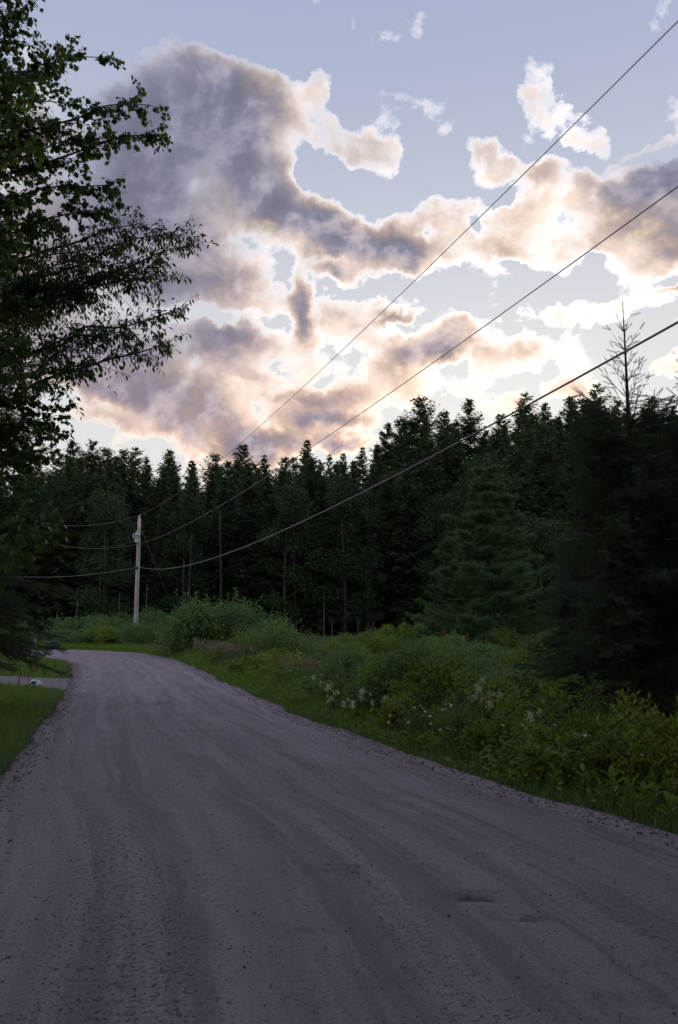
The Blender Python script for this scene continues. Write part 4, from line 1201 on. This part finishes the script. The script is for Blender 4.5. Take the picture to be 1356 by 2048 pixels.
# ---------------------------------------------------------------- things by the road on the left
bx, by = at(105, 1297, 43.4)[0], 43.4
bin_ = place('trash_bin', [], (bx, by, gz(bx, by)), 0.08, 1, 'low dark green bin with a pale lid at the far side of the bend', 'bin')
link('body', mesh_np('bin_body', *boxm(0.72, 0.5, 0.36, (0, 0, 0.27), 0.86, 0.02), M_BIN), bin_)
lid = link('lid', mesh_np('bin_lid', *boxm(0.78, 0.56, 0.055, (0, 0, 0.482), 0.97, 0.015), M_LID), bin_)
link('handle', mesh_np('bin_handle', *boxm(0.16, 0.04, 0.03, (0.2, -0.29, 0.48), 1, 0.008), M_BIN), lid)
for sx in (-0.24, 0.24):
    for sy in (-0.16, 0.16):
        link('foot', mesh_np('bin_foot', *boxm(0.09, 0.08, 0.10, (sx, sy, 0.05), 1, 0.01), M_POST), bin_)

wx, wy = at(67, 1347, 24.4)[0], 24.4
ht = at(67, 1276, wy)[2] - gz(wx, wy)
post = place('marker_post', [], (wx, wy, gz(wx, wy)), 0.3, 1, 'thin pale wooden post beside the driveway, half hidden by the spruce bough', 'post')
link('stake', mesh_np('post_stake', *boxm(0.075, 0.075, ht + 0.1, (0, 0, ht / 2 - 0.05), 0.96, 0.006), M_POST), post)
link('top', mesh_np('post_top', *boxm(0.083, 0.083, 0.02, (0, 0, ht + 0.008), 1.0, 0.004), M_POST), post)

# crumpled white bag with dark print beside the driveway
rgb = np.random.default_rng(5)
def bag_mesh():
    k, n_ = 20, 12
    V = []
    for i in range(n_):
        f = i / (n_ - 1)
        r = 0.135 * (math.sin(math.pi * (0.10 + 0.80 * f)) ** 0.7) * (1 - 0.45 * f)
        for j in range(k):
            a = 2 * math.pi * j / k
            w_ = 1 + 0.16 * math.sin(3 * a + 4 * f) + 0.12 * rgb.normal()
            V.append((r * 1.1 * w_ * math.cos(a) + 0.03 * f, r * 0.8 * w_ * math.sin(a), 0.005 + 0.20 * f + 0.008 * rgb.normal() * (i > 0)))
    V.append((0, 0, 0.0)); V.append((0.03, 0, 0.19))
    Fc = []
    for i in range(n_ - 1):
        for j in range(k):
            a, b, c, d = i * k + j, i * k + (j + 1) % k, (i + 1) * k + (j + 1) % k, (i + 1) * k + j
            Fc += [(a, b, c), (a, c, d)]
    for j in range(k):
        Fc += [(n_ * k, (j + 1) % k, j), (n_ * k + 1, (n_ - 1) * k + j, (n_ - 1) * k + (j + 1) % k)]
    return np.array(V, float), np.array(Fc)
gx, gy = at(71, 1369, 19.2)[0], 19.2
bag = place('plastic_bag', [], (gx, gy, gz(gx, gy) + 0.02), 0.2, (0.95, 0.9, 0.75), 'crumpled white bag with dark print lying by the driveway mouth', 'bag')
bv, bf = bag_mesh()
link('sack', mesh_np('bag_sack', bv, bf, M_BAG), bag)
k = 20
sel = [f for f in range(0, len(bf) - 40) if (bf[f][0] // k) in (4, 5, 6, 7, 8) and 11 <= bf[f][0] % k <= 14]
link('print', mesh_np('bag_print', bv * np.array([1.03, 1.03, 1.0]), bf[sel], M_BLUE), bag)
ear = [tube([(0.02, 0, 0.17), (-0.05, -0.01, 0.20), (-0.11, -0.03, 0.15), (-0.14, -0.04, 0.08)], [0.05, 0.03, 0.035, 0.01], 7)]
for e in ear:
    link('tied_end', mesh_np('bag_tie', *e, M_BAG, True), bag)
for px_, lean_, lab in ((35, 0.22, 'short dark stake leaning on the driveway edge, left of the white bag'), (60, -0.2, 'short dark stake leaning against the white bag')):
    p_ = at(px_, 1367, 19.5)
    o = place('stake', [], (p_[0], 19.5, gz(p_[0], 19.5)), 0, 1, lab, 'stake', tilt=(0, lean_))
    link('rod', mesh_np('stake_rod', *tube([(0, 0, -0.05), (0, 0, 0.15), (0, 0, 0.32)], [0.016, 0.014, 0.012], 6), M_IRON), o)
    link('cap', mesh_np('stake_cap', *lathe([(0.010, 0.315), (0.019, 0.32), (0.019, 0.345), (0.008, 0.352)], 8), M_IRON), o)

# ---------------------------------------------------------------- shrubs
SH = {'willow': shrub(81, M_WILLOW, 1.3, 2.0, 18, 9000, 0.11, NARROW4, 0.6), 'alder': shrub(82, M_ALDER, 1.6, 2.0, 22, 11000, 0.095, LEAF4, 0.35),
      'dome': shrub(86, M_ALDER, 1.75, 2.0, 34, 15000, 0.085, LEAF4, 0.12), 'mound': shrub(83, M_ALDER, 1.7, 1.2, 20, 9000, 0.08, LEAF4, 0.2), 'herb': shrub(84, M_HERB, 1.3, 1.1, 16, 7500, 0.085, LEAF4, 0.35),
      'thin': shrub(85, M_BROAD, 0.8, 2.0, 9, 1500, 0.09, LEAF4, 0.6)}
SHH = {'dome': 1.95, 'willow': 2.0, 'alder': 2.0, 'mound': 1.15, 'herb': 1.1, 'thin': 2.0}
shrubs = [  # px, top, distance, kind, width factor, label
    (440, 1192, 37, 'dome', 1.12, 'biggest dark green bush at the outside of the bend, left half'),
    (500, 1225, 36, 'dome', 0.85, 'right shoulder of the big dark bush outside the bend'),
    (395, 1232, 40, 'alder', 0.8, 'low dark bush against the left foot of the big bush'),
    (568, 1232, 28, 'willow', 1.15, 'pale green willow bush right of the big dark bush'),
    (608, 1282, 27, 'willow', 0.7, 'low willow at the right foot of the pale willow bush'),
    (283, 1240, 55, 'dome', 0.95, 'rounded dark bush in front of the utility pole foot'),
    (318, 1252, 55, 'herb', 0.9, 'yellow-green bush right of the utility pole foot'),
    (205, 1250, 58, 'herb', 0.9, 'small yellow-green bush left of the utility pole'),
    (180, 1232, 66, 'mound', 1.6, 'grey-green thicket left behind the utility pole'),
    (225, 1225, 68, 'alder', 1.3, 'broad grey-green bush behind the utility pole on its left'),
    (315, 1215, 69, 'alder', 1.3, 'broad grey-green bush behind the utility pole on its right'),
    (125, 1258, 58, 'mound', 1.4, 'low pale bush above the dark green bin'),
    (25, 1240, 60, 'alder', 1.2, 'leafy bush beyond the road at the left edge'),
    (360, 1255, 50, 'thin', 1.2, 'sapling with pale tips left of the big bush'),
    (740, 1274, 46, 'dome', 1.5, 'flat-topped grey-green bush in front of the leaning dead stub'),
    (690, 1300, 42, 'mound', 1.4, 'low bush left of the flat-topped grey-green bush'),
    (815, 1275, 34, 'alder', 1.1, 'dark bush below the left side of the big pine'),
    (858, 1276, 29, 'dome', 1.1, 'dark rounded bush in front of the big pine'),
    (905, 1300, 27, 'mound', 1.2, 'low dark bush in front of the pine trunk'),
    (700, 1318, 24, 'herb', 1.3, 'bright green leafy clump in the middle of the verge'),
    (770, 1315, 25, 'herb', 1.3, 'bright green leafy clump right of the middle of the verge'),
    (660, 1345, 19, 'herb', 1.0, 'leafy clump behind the cream flower plumes on the left'),
    (745, 1345, 18, 'herb', 1.1, 'leafy clump behind the daisies in the middle'),
    (835, 1345, 17, 'herb', 1.1, 'leafy clump below the dark rounded bush'),
    (885, 1340, 17, 'mound', 0.9, 'darker leafy clump left of the red-tipped sapling'),
    (1010, 1345, 18, 'mound', 1.0, 'dark leafy clump right of the red-tipped sapling'),
    (1060, 1350, 15, 'herb', 0.9, 'leafy clump at the left foot of the bare-leader spruce'),
    (960, 1375, 13.5, 'herb', 0.8, 'leafy clump under the cream flower plumes on the right'),
    (1180, 1420, 9.8, 'herb', 0.6, 'leafy clump before the bare-leader spruce'),
    (1310, 1440, 8.8, 'herb', 0.6, 'leafy clump at the right edge of the picture'),
    (1085, 1270, 30, 'alder', 1.2, 'bush in the shade right of the pine trunk'),
    (1200, 1290, 26, 'alder', 1.2, 'bush in the shade behind the bare-leader spruce')]
for px, top, y, kd, wf, lab in shrubs:
    p_ = at(px, top, y); zb = gz(p_[0], y) - 0.05
    s = max(0.25, (p_[2] - zb) / SHH[kd])
    place('shrub', SH[kd], (p_[0], y, zb), random.uniform(0, 6.28), (max(s, 0.55) * wf, max(s, 0.55) * wf, s), lab, 'shrub', 'shrubs between road and wood')
rsh = random.Random(31)
spots = []
while len(spots) < 62:                                    # the rest of the scrub that fills the ground between road and wood
    y = math.exp(rsh.uniform(math.log(13), math.log(60))); px = rsh.uniform(330, 1130)
    x = at(px, 1240, y)[0]
    if poly_dist(RIGHT, np.array([x]), np.array([y]))[0] < 1.6 or inside(ROADPOLY, np.array([x]), np.array([y]))[0]: continue
    if 560 < px < 830 and y > 45: continue
    spots.append((px, x, y))
spots.sort(key=lambda q: q[2])
for px, x, y in spots:
    kd = rsh.choice(['herb', 'herb', 'mound', 'alder', 'willow'])
    hgt = rsh.uniform(0.85, 1.6) * (1.0 if y < 30 else 1.3)
    zb = gz(x, y) - 0.05
    s = hgt / SHH[kd]; wf = rsh.uniform(0.7, 1.05)
    where = 'in the near part of the verge' if y < 20 else ('in the middle of the meadow' if y < 36 else 'far back before the wood')
    sd_ = 'below the pine and spruces' if px > 800 else ('between willow and pine' if px > 600 else 'around the big dark bush')
    col_ = {'herb': 'low yellow-green', 'mound': 'low rounded green', 'alder': 'low dark green', 'willow': 'low pale narrow-leaved'}[kd]
    place('shrub', SH[kd], (x, y, zb), rsh.uniform(0, 6.28), (wf, wf, s), col_ + ' bush ' + where + ' ' + sd_, 'shrub', 'low scrub ' + where + ' ' + sd_)
# a belt of knee- to waist-high herbs close along the right edge of the road
CL = [shrub(87 + q, M_HERB if q != 1 else M_ALDER, 0.55, 0.75, 9, 1700, (0.075, 0.055, 0.095)[q], (LEAF4, NARROW4, LEAF4)[q], 0.6) for q in range(3)]
belt, acc, last = [], 0.0, None
for e0_, e1_ in zip(RIGHT[:-1], RIGHT[1:]):
    if not 5.2 < e0_[1] < 36: continue
    acc += np.linalg.norm(e1_ - e0_)
    if acc > 0.42 + 0.022 * e0_[1]:
        acc = 0.0
        t_ = unit(e1_ - e0_); nn = np.array([t_[1], -t_[0]])
        for o_ in (rsh.uniform(0.75, 1.15), rsh.uniform(1.6, 2.3)):
            belt.append((e0_ + nn * o_, o_))
for i_, (c_, o_) in enumerate(belt):
    s = rsh.uniform(0.75, 1.35) * (0.72 if o_ < 1.3 else 1.1)
    kq = rsh.choice([0, 0, 1, 2])
    row_ = 'first row at the road edge' if o_ < 1.3 else 'second row from the road edge'
    far_ = 'near the roadside spruces' if c_[1] < 9 else ('beside the daisies' if c_[1] < 13 else ('beside the left drift of plumes' if c_[1] < 19 else 'towards the willow bush'))
    place('leafy_clump', CL[kq], (c_[0], c_[1], gz(c_[0], c_[1]) - 0.03), rsh.uniform(0, 6.28), (s, s, s * rsh.uniform(0.8, 1.2)),
          ('broad-leaved', 'narrow-leaved', 'large-leaved')[kq] + ' herb clump ' + far_ + ', ' + row_, 'herb', 'herbs along the right verge ' + far_ + ' ' + row_)
p_ = at(915, 1268, 21); zb = gz(p_[0], 21)
sap = place('sapling', [], (p_[0], 21, zb), 0, 1, 'red-tipped maple sapling standing in front of the big pine', 'sapling')
rs = np.random.default_rng(9)
for dx_, px, top in ((-0.25, 892, 1270), (0.25, 932, 1272), (0.02, 915, 1300)):
    tp = at(px, top, 21) - np.array([p_[0], 21, zb])
    link('stem', mesh_np('sapling_stem', *tube([(0, 0, -0.05), tuple(tp * [0.5, 0.5, 0.55]), tuple(tp)], [0.012, 0.008, 0.004], 5, False), M_STEM), sap)
    n_ = 26
    f_ = rs.uniform(0.35, 1.0, n_)
    lp = np.outer(f_, tp) + rs.normal(0, 0.09, (n_, 3)); ld = unit(rs.normal(size=(n_, 3)) + [0, 0, -0.2])
    link('green_leaves', mesh_np('sapling_leaves', *scatter(LEAF4, LEAF4F, frames(ld), lp, rs.uniform(0.07, 0.12, n_)), M_HERB), sap)
    n_ = 9
    lp = tp + rs.normal(0, 0.05, (n_, 3)); ld = unit(rs.normal(size=(n_, 3)) + [0, 0, 0.1])
    link('red_leaves', mesh_np('sapling_red', *scatter(LEAF4, LEAF4F, frames(ld), lp, rs.uniform(0.06, 0.10, n_)), M_RED), sap)

# ---------------------------------------------------------------- grass, herbs and flowers
BLADE = np.array([(0, -0.5, 0), (0, 0.5, 0), (0.5, -0.42, 0.05), (0.5, 0.42, 0.05), (1.0, 0, 0.24)], float)
BLADEF = np.array([(0, 1, 3), (0, 3, 2), (2, 3, 4)])
def blades(rg, xy, hgt, wid, mat, name, lean=0.35, parent=None, z0=0.0):
    n = len(xy)
    z = ground_z(xy[:, 0], xy[:, 1]) + z0
    d = unit(np.stack([rg.normal(0, lean, n), rg.normal(0, lean, n), np.ones(n)], -1))
    M = frames(d, rg.uniform(0, 6.283, n), up=(0.3, 1, 0))
    S3 = np.stack([hgt, wid, hgt], -1)
    v_, f_ = scatter(BLADE, BLADEF, M, np.column_stack([xy, z - 0.01]), S3)
    return v_, f_
def polar(rg, n, r0, r1, a0, a1, p=1.0):
    r = np.exp(math.log(r0) + (math.log(r1) - math.log(r0)) * rg.random(n) ** p)
    a = rg.uniform(a0, a1, n)
    return np.stack([r * np.sin(a), r * np.cos(a)], -1)
rg = np.random.default_rng(101)
def side_of(xy):
    dr, dl = poly_dist(RIGHT, xy[:, 0], xy[:, 1]), poly_dist(LEFT, xy[:, 0], xy[:, 1])
    return dr, dl, inside(ROADPOLY, xy[:, 0], xy[:, 1])
# right verge and meadow
xy = polar(rg, 120000, 5.2, 80, -0.42, 0.52, 0.9)
dr, dl, ins = side_of(xy)
ok = (~ins) & (dr < dl) & (dr > -0.05 + 0.25 * rg.random(len(xy))) & ((rg.random(len(xy)) < 0.30) | (dr < 2.2) | (xy[:, 1] > 46))
xy, dr = xy[ok], dr[ok]
dist = np.hypot(xy[:, 0], xy[:, 1])
clump = sstep(-0.18, 0.15, fbm(xy[:, 0], xy[:, 1], 0.8, 3, 4))
h = (0.12 + 0.34 * sstep(0.1, 1.1, dr) * (0.45 + 0.75 * clump)) * rg.uniform(0.55, 1.25, len(xy))
wd = 0.004 + 0.00050 * dist
gv = blades(rg, xy, h, wd * rg.uniform(0.7, 1.4, len(xy)), M_GRASS, 'tall_grass', 0.28)
tag(link('tall_grass', mesh_np('tall_grass', *gv, M_GRASS)), 'tall green grass along the right verge and over the meadow', 'grass', kind='stuff')
# the strip right along the outside of the bend, thick and bright
sidx = rg.random(40000) ** 0.8 * (len(RIGHT) - 20) + 3
k0 = sidx.astype(int); f_ = (sidx - k0)[:, None]
e0 = RIGHT[k0] * (1 - f_) + RIGHT[k0 + 1] * f_
nrm = unit(np.stack([(RIGHT[k0 + 1] - RIGHT[k0])[:, 1], -(RIGHT[k0 + 1] - RIGHT[k0])[:, 0]], -1))
off = -0.28 + 2.0 * rg.random(len(k0)) ** 0.7
xy = e0 + nrm * off[:, None]
keep = (xy[:, 1] > 4.5) & (xy[:, 0] > -30) & (rg.random(len(xy)) < 0.25 + 0.75 * sstep(8, 18, xy[:, 1]))
xy, off = xy[keep], off[keep]
h = (0.06 + 0.36 * sstep(-0.2, 1.0, off)) * rg.uniform(0.6, 1.3, len(xy)) * (0.45 + 0.55 * sstep(8, 16, xy[:, 1]))
dist = np.hypot(xy[:, 0], xy[:, 1])
gv = blades(rg, xy, h, (0.004 + 0.0005 * dist), M_LAWN, 'roadside_grass', 0.32)
tag(link('roadside_grass', mesh_np('roadside_grass', *gv, M_LAWN)), 'bright green grass hemming the outer edge of the road', 'grass', kind='stuff')
# pinkish grass in seed beside the willow
sv_, ss_ = [], []
for px, py, rr, n_ in ((480, 1345, 0.9, 500), (440, 1335, 0.8, 300), (330, 1318, 0.7, 160), (620, 1400, 0.6, 120)):
    c = gpix(px, py, -0.2)
    xy_ = c[:2] + rg.normal(0, rr, (n_, 2))
    dr_, dl_, in_ = side_of(xy_)
    xy_ = xy_[(~in_) & (dr_ > 0.5)]
    n_ = len(xy_)
    if n_ == 0: continue
    z = ground_z(xy_[:, 0], xy_[:, 1])
    hh = rg.uniform(0.6, 0.95, n_)
    d = unit(np.stack([rg.normal(0, 0.12, n_), rg.normal(0, 0.12, n_), np.ones(n_)], -1))
    ss_.append(scatter(BLADE, BLADEF, frames(d, rg.uniform(0, 6.28, n_), up=(0.3, 1, 0)), np.column_stack([xy_, z]), np.stack([hh, np.full(n_, 0.012), hh * 0.4], -1)))
    tp = np.column_stack([xy_, z]) + d * (hh * 0.88)[:, None]
    for r_ in range(3):
        dd = unit(d + rg.normal(0, 0.25, (n_, 3)))
        sv_.append(scatter(NARROW4, LEAF4F, frames(dd, rg.uniform(0, 6.28, n_)), tp, rg.uniform(0.10, 0.2, n_)))
sg = place('seeding_grass', [('stems', mesh_np('seed_stems', *join(ss_), M_GRASS)), ('seed_heads', mesh_np('seed_heads', *join(sv_), M_SEED))], (0, 0, 0))
tag(sg, 'pinkish grass in seed along the verge before the willow bush', 'grass', kind='stuff')
for o in sg.children: o['kind'] = 'stuff'
# lawn on the left
xy = polar(rg, 130000, 6.5, 60, -0.75, -0.20, 0.85)
dr, dl, ins = side_of(xy)
ok = (~ins) & (dl < dr) & (dl > 0.25 * rg.random(len(xy)) ** 2 + 0.12 * fbm(xy[:, 0], xy[:, 1], 2, 2, 3)) & ~inside(DRIVE, xy[:, 0], xy[:, 1])
thin_ = rg.random(len(xy)) < 0.25 + 0.75 * sstep(0.05, 0.9, dl)
xy = xy[ok & thin_]; dist = np.hypot(xy[:, 0], xy[:, 1])
gv = blades(rg, xy, rg.uniform(0.05, 0.14, len(xy)) * (1 + 0.5 * sstep(-0.1, 0.3, fbm(xy[:, 0], xy[:, 1], 1.2, 2, 6))), 0.0035 + 0.00055 * dist, M_LAWN, 'lawn', 0.4)
tag(link('lawn_grass', mesh_np('lawn_grass', *gv, M_LAWN)), 'short mown grass of the lawn left of the road', 'grass', kind='stuff')
# marsh grass in the clearing before the wood
xy = np.stack([rg.uniform(-14, 16, 26000), rg.uniform(50, 80, 26000)], -1)
gv = blades(rg, xy, rg.uniform(0.3, 0.75, len(xy)), np.full(len(xy), 0.035), M_MARSH, 'marsh_grass', 0.2)
tag(link('marsh_grass', mesh_np('marsh_grass', *gv, M_MARSH)), 'blue-grey sedge in the wet clearing before the dead trunks', 'grass', kind='stuff')
# low leafy undergrowth
xy = polar(rg, 200000, 5.4, 45, -0.24, 0.50, 0.95)
dr, dl, ins = side_of(xy)
ok = (~ins) & (dr < dl) & (dr > 0.02 + 0.4 * rg.random(len(xy)))
xy, dr = xy[ok], dr[ok]; n_ = len(xy)
mound = (0.10 + 0.95 * np.clip(0.42 + 2.4 * fbm(xy[:, 0], xy[:, 1], 0.55, 3, 12), 0, 1)) * sstep(0.0, 1.3, dr) + 0.07
keep = rg.random(n_) < 0.12 + 0.88 * sstep(-0.08, 0.10, fbm(xy[:, 0], xy[:, 1], 1.3, 2, 14))
xy, mound, dr = xy[keep], mound[keep], dr[keep]; n_ = len(xy)
z = ground_z(xy[:, 0], xy[:, 1]) + mound * rg.random(n_) ** 0.55
dist = np.hypot(xy[:, 0], xy[:, 1])
ld = unit(rg.normal(size=(n_, 3)) * [1, 1, 0.5] + [0, 0, 0.15])
for lab, mat, sel, shp in (('yellow-green broad undergrowth leaves crowding the right verge', M_HERB, rg.random(n_) < 0.55, LEAF4), ('narrow darker undergrowth leaves mixed through the right verge', M_ALDER, None, NARROW4)):
    sel = sel if sel is not None else ~sel0
    sel0 = sel
    v_, f_ = scatter(shp, LEAF4F, frames(ld[sel], rg.uniform(-0.8, 0.8, sel.sum())), np.column_stack([xy, z])[sel], (0.040 + 0.0022 * dist[sel]) * rg.uniform(0.6, 1.4, sel.sum()))
    tag(link('undergrowth', mesh_np('undergrowth', v_, f_, mat)), lab, 'undergrowth', kind='stuff')

# broad-leaved weeds at the very edge of the road, leaf by leaf
wl = np.array([(0, 0, 0), (0.2, 0.10, 0.05), (0.55, 0.17, 0.10), (0.85, 0.09, 0.03), (1, 0, -0.08), (0.85, -0.09, 0.03), (0.55, -0.17, 0.10), (0.2, -0.10, 0.05), (0.5, 0, 0.05)])
wlf = np.array([(8, i, (i + 1) % 8) for i in range(8)])
WLM = mesh_np('weed_leaf', wl, wlf, M_HERB)
stalk = mesh_np('weed_stalk', *tube([(0, 0, -0.02), (0.01, 0, 0.12), (0.0, 0.01, 0.24)], [0.006, 0.005, 0.003], 5), M_STEM)
weeds = []
for i in range(34):
    px = 640 + 700 * (i / 33) + random.uniform(-10, 10)
    ey = np.interp(px, [650, 1000, 1200, 1356], [1440, 1557, 1618, 1676])
    c = gpix(px, ey - random.uniform(3, 38), -0.05)
    weeds.append((c[0], c[1]))
weeds.sort(key=lambda c: -c[0])
nth = ['rightmost', 'second', 'third', 'fourth', 'fifth', 'sixth', 'seventh', 'eighth', 'ninth', 'tenth', 'eleventh', 'twelfth'] + ['%dth' % q for q in range(13, 40)]
for i, (x_, y_) in enumerate(weeds):
    r_ = place('weed_plant', [('stalk', stalk)], (x_, y_, gz(x_, y_)), random.uniform(0, 6.28), random.uniform(0.75, 1.25), 'broad-leaved weed on the right edge of the gravel, %s' % (nth[i] if i == 0 else nth[i] + ' from the right'), 'weed', 'weeds along the right road edge')
    for q in range(random.randint(8, 11)):
        a = q * 2.4 + random.uniform(-0.3, 0.3); f = random.random()
        L = 0.09 + 0.06 * random.random()
        link('leaf', WLM, r_, (0, 0, 0.02 + 0.20 * f), (random.uniform(-0.4, 0.4), -random.uniform(0.5, 1.15), a), (L, L * 1.1, L))

# ferns
fr = []
for side in (-1, 1):
    for k in range(13):
        f = 0.12 + 0.86 * k / 13
        l_ = 0.24 * math.sin(math.pi * min(1, 0.18 + 0.85 * f)) * (1.15 - f * 0.6)
        zc = 0.42 * f - 0.42 * f * f
        b = np.array([f, 0, zc])
        tip = b + np.array([0.35 * l_, side * l_, -0.06 * l_])
        w_ = np.array([0.030, 0, 0])
        m_ = (b + tip) / 2
        fr.append((np.array([b - w_ * 0.6, b + w_ * 0.6, m_ + w_ * 0.7, tip, m_ - w_ * 0.7]), np.array([(0, 1, 2), (0, 2, 4), (4, 2, 3)])))
q_ = np.linspace(0, 1, 7)
fr.append(tube(np.stack([q_, 0 * q_, 0.42 * q_ - 0.42 * q_ ** 2], -1), 0.007 * (1.1 - q_), 4, False))
FROND = mesh_np('fern_frond', *join(fr), M_FERN)
ferns = [(880, 1475, 'fern nearest the road below the daisies'), (950, 1455, 'yellow-green fern left of the middle of the verge'), (985, 1440, 'yellow-green fern behind the left one, under the cream plumes'), (1025, 1440, 'yellow-green fern at the right of the row'), (910, 1490, 'low fern beside the road below the plumes'), (1290, 1500, 'fern at the right edge below the spruces'), (1235, 1470, 'fern at the foot of the bare-leader spruce'), (840, 1440, 'fern among the daisies on the left')]
for px, py, lab in ferns:
    c = gpix(px, py + 25, -0.25)
    r_ = place('fern', [], (c[0], c[1], gz(c[0], c[1])), random.uniform(0, 6), random.uniform(0.95, 1.2), lab, 'fern', 'ferns on the right verge')
    for q in range(9):
        L = random.uniform(0.5, 0.75)
        link('frond', FROND, r_, (0, 0, 0.02), (random.uniform(-0.2, 0.2), -random.uniform(0.45, 1.0), q * 0.70 + random.uniform(-0.2, 0.2)), (L, L, L))

# white flowers: cream plumes and daisies
def plume(sd):
    rg = np.random.default_rng(sd)
    n_ = 170
    c = np.array([(rg.normal(0, 0.06), rg.normal(0, 0.06), rg.normal(0, 0.09)) for _ in range(7)])
    k = rg.integers(7, size=n_)
    pos = c[k] + rg.normal(0, 0.028, (n_, 3))
    d = unit(rg.normal(size=(n_, 3)))
    return scatter(LEAF4 * [1, 1.6, 1], LEAF4F, frames(d, rg.uniform(0, 6.28, n_)), pos, rg.uniform(0.014, 0.026, n_))
PLUME = [mesh_np('plume', *plume(s), M_CREAM) for s in (1, 2, 3)]
PST = mesh_np('plume_stem', *tube([(0, 0, 0), (0.03, 0.0, 0.5), (0.0, 0.0, 1.0)], [0.006, 0.005, 0.003], 4, False), M_STEM)
plumes = [(657, 1372), (668, 1380), (690, 1382), (712, 1388), (728, 1382), (742, 1392), (700, 1400), (722, 1405), (662, 1392), (785, 1395), (750, 1400), (953, 1358), (966, 1378), (978, 1385), (960, 1392), (942, 1396), (990, 1396), (1002, 1402), (945, 1375), (905, 1425), (903, 1440), (975, 1425), (1050, 1420), (1118, 1462), (626, 1358)]
for i, (px, py) in enumerate(sorted(plumes)):
    px += random.uniform(-22, 22); py += random.uniform(-6, 12)
    y_ = 12.8 + random.uniform(-0.6, 0.9) if px < 900 else 10.6 + random.uniform(-0.5, 0.9)
    if px > 1040: y_ = 8.9
    tp = at(px, py, y_); zb = gz(tp[0], y_)
    hh = tp[2] - zb
    where = 'in the left drift of plumes' if px < 800 else ('in the right drift of plumes' if px < 1015 else 'standing apart near the spruces')
    r_ = place('flower_plume', [], (tp[0], y_, zb), random.uniform(0, 6.28), 1, 'cream feathery flower plume on a tall stem ' + where, 'flower', 'cream plumes ' + where)
    link('stem', PST, r_, scale=(1, 1, hh))
    link('flower_head', PLUME[i % 3], r_, (0, 0, hh), (0, 0, 0), (random.uniform(0.38, 0.70),) * 3)['kind'] = 'stuff'
pet = []
for k in range(13):
    a = k * 2 * math.pi / 13
    d = np.array([math.cos(a), math.sin(a), 0]); s_ = np.array([-d[1], d[0], 0])
    pet.append((np.array([d * 0.3 - s_ * 0.06, d * 0.3 + s_ * 0.06, d * 0.95 + s_ * 0.15 + [0, 0, -.08], d * 0.95 - s_ * 0.15 + [0, 0, -.08]]), np.array([(0, 1, 2), (0, 2, 3)])))
PETAL = mesh_np('daisy_petals', *join(pet), M_WHITE)
EYE_ = mesh_np('daisy_eye', ICO * [0.33, 0.33, 0.16] + [0, 0, 0.04], ICOF, M_YELLOW)
rd = random.Random(4)
daisies = [(rd.uniform(770, 920), rd.uniform(1405, 1468)) for _ in range(26)] + [(rd.uniform(1000, 1110), rd.uniform(1440, 1485)) for _ in range(14)] + [(1283, 1509), (1326, 1509), (1305, 1550), (1220, 1480), (655, 1405), (645, 1420), (812, 1497), (1170, 1470), (1240, 1495)]
for px, py in daisies:
    y_ = float(np.interp(px, [640, 800, 1000, 1340], [12.5, 10.5, 9.2, 7.2])) + rd.uniform(-0.2, 0.5)
    tp = at(px, py, y_); zb = gz(tp[0], y_); hh = max(0.15, tp[2] - zb)
    where = 'among the grass in the middle of the verge' if px < 980 else ('below the cream plumes on the right' if px < 1150 else 'under the spruces at the right')
    r_ = place('daisy', [], (tp[0], y_, zb), rd.uniform(0, 6.28), 1, 'small white daisy ' + where, 'flower', 'daisies ' + where)
    link('stem', PST, r_, scale=(0.6, 0.6, hh))
    h_ = link('petals', PETAL, r_, (0, 0, hh), (rd.uniform(-0.7, 0.7), rd.uniform(-0.7, 0.7), 0), (0.021,) * 3)
    link('eye', EYE_, h_)

# unseen spruces and maples added just out of the picture to shade the foreground
for x_, y_, s, lab in ((8.0, 8.3, 1.25, 'unseen spruce added for shade right of the two roadside spruces'), (8.6, 4.6, 1.5, 'unseen spruce added for shade at the right roadside nearest the viewer, farther one'), (7.6, 1.6, 1.5, 'unseen spruce added for shade at the right roadside nearest the viewer, nearer one'), (11.5, 6.5, 1.7, 'tall unseen spruce added for shade behind the right roadside spruces')):
    place('spruce_tree', SP_B, (x_, y_, gz(x_, y_) - 0.05), random.uniform(0, 6), s, lab, 'tree')
# unseen high-crowned maples added beside and behind the camera to darken the near road
OVER = tree_meshes('overhead_shade_maple', broadleaf(92, M_MAPLE, 13.0, 5.6, 26000, 0.26, 48, cb=0.47), M_MAPLE)
for x_, y_, lab in ((-5.2, -2.2, 'unseen maple added to shade the left half of the near road'), (6.9, -1.8, 'unseen maple added to shade the right half of the near road'), (-8.2, 3.2, 'tall unseen maple added for shade at the left roadside'), (9.6, 4.2, 'tall unseen maple added for shade at the right roadside')):
    place('maple_tree', OVER, (x_, y_, gz(x_, y_) - 0.1), random.uniform(0, 6), 1.0 if y_ < 0 else 1.15, lab, 'tree')
BIG = tree_meshes('rear_shade_maple', broadleaf(91, M_MAPLE, 12.0, 5.0, 16000, 0.32, 46, cb=0.15), M_MAPLE)  # full-crowned maples added unseen behind the camera to cut light on the foreground
for x_, y_, s, lab in ((-4.6, -5.2, 1.05, 'unseen maple added for shade at the left roadside where the view begins'), (-3.6, -12.5, 1.1, 'unseen maple added for shade farther back at the left roadside'), (7.6, -6.0, 1.05, 'unseen maple added for shade at the right roadside where the view begins'), (8.6, -13.5, 1.1, 'unseen maple added for shade farther back at the right roadside')):
    place('maple_tree', BIG, (x_, y_, gz(x_, y_) - 0.1), random.uniform(0, 6), s, lab, 'tree')
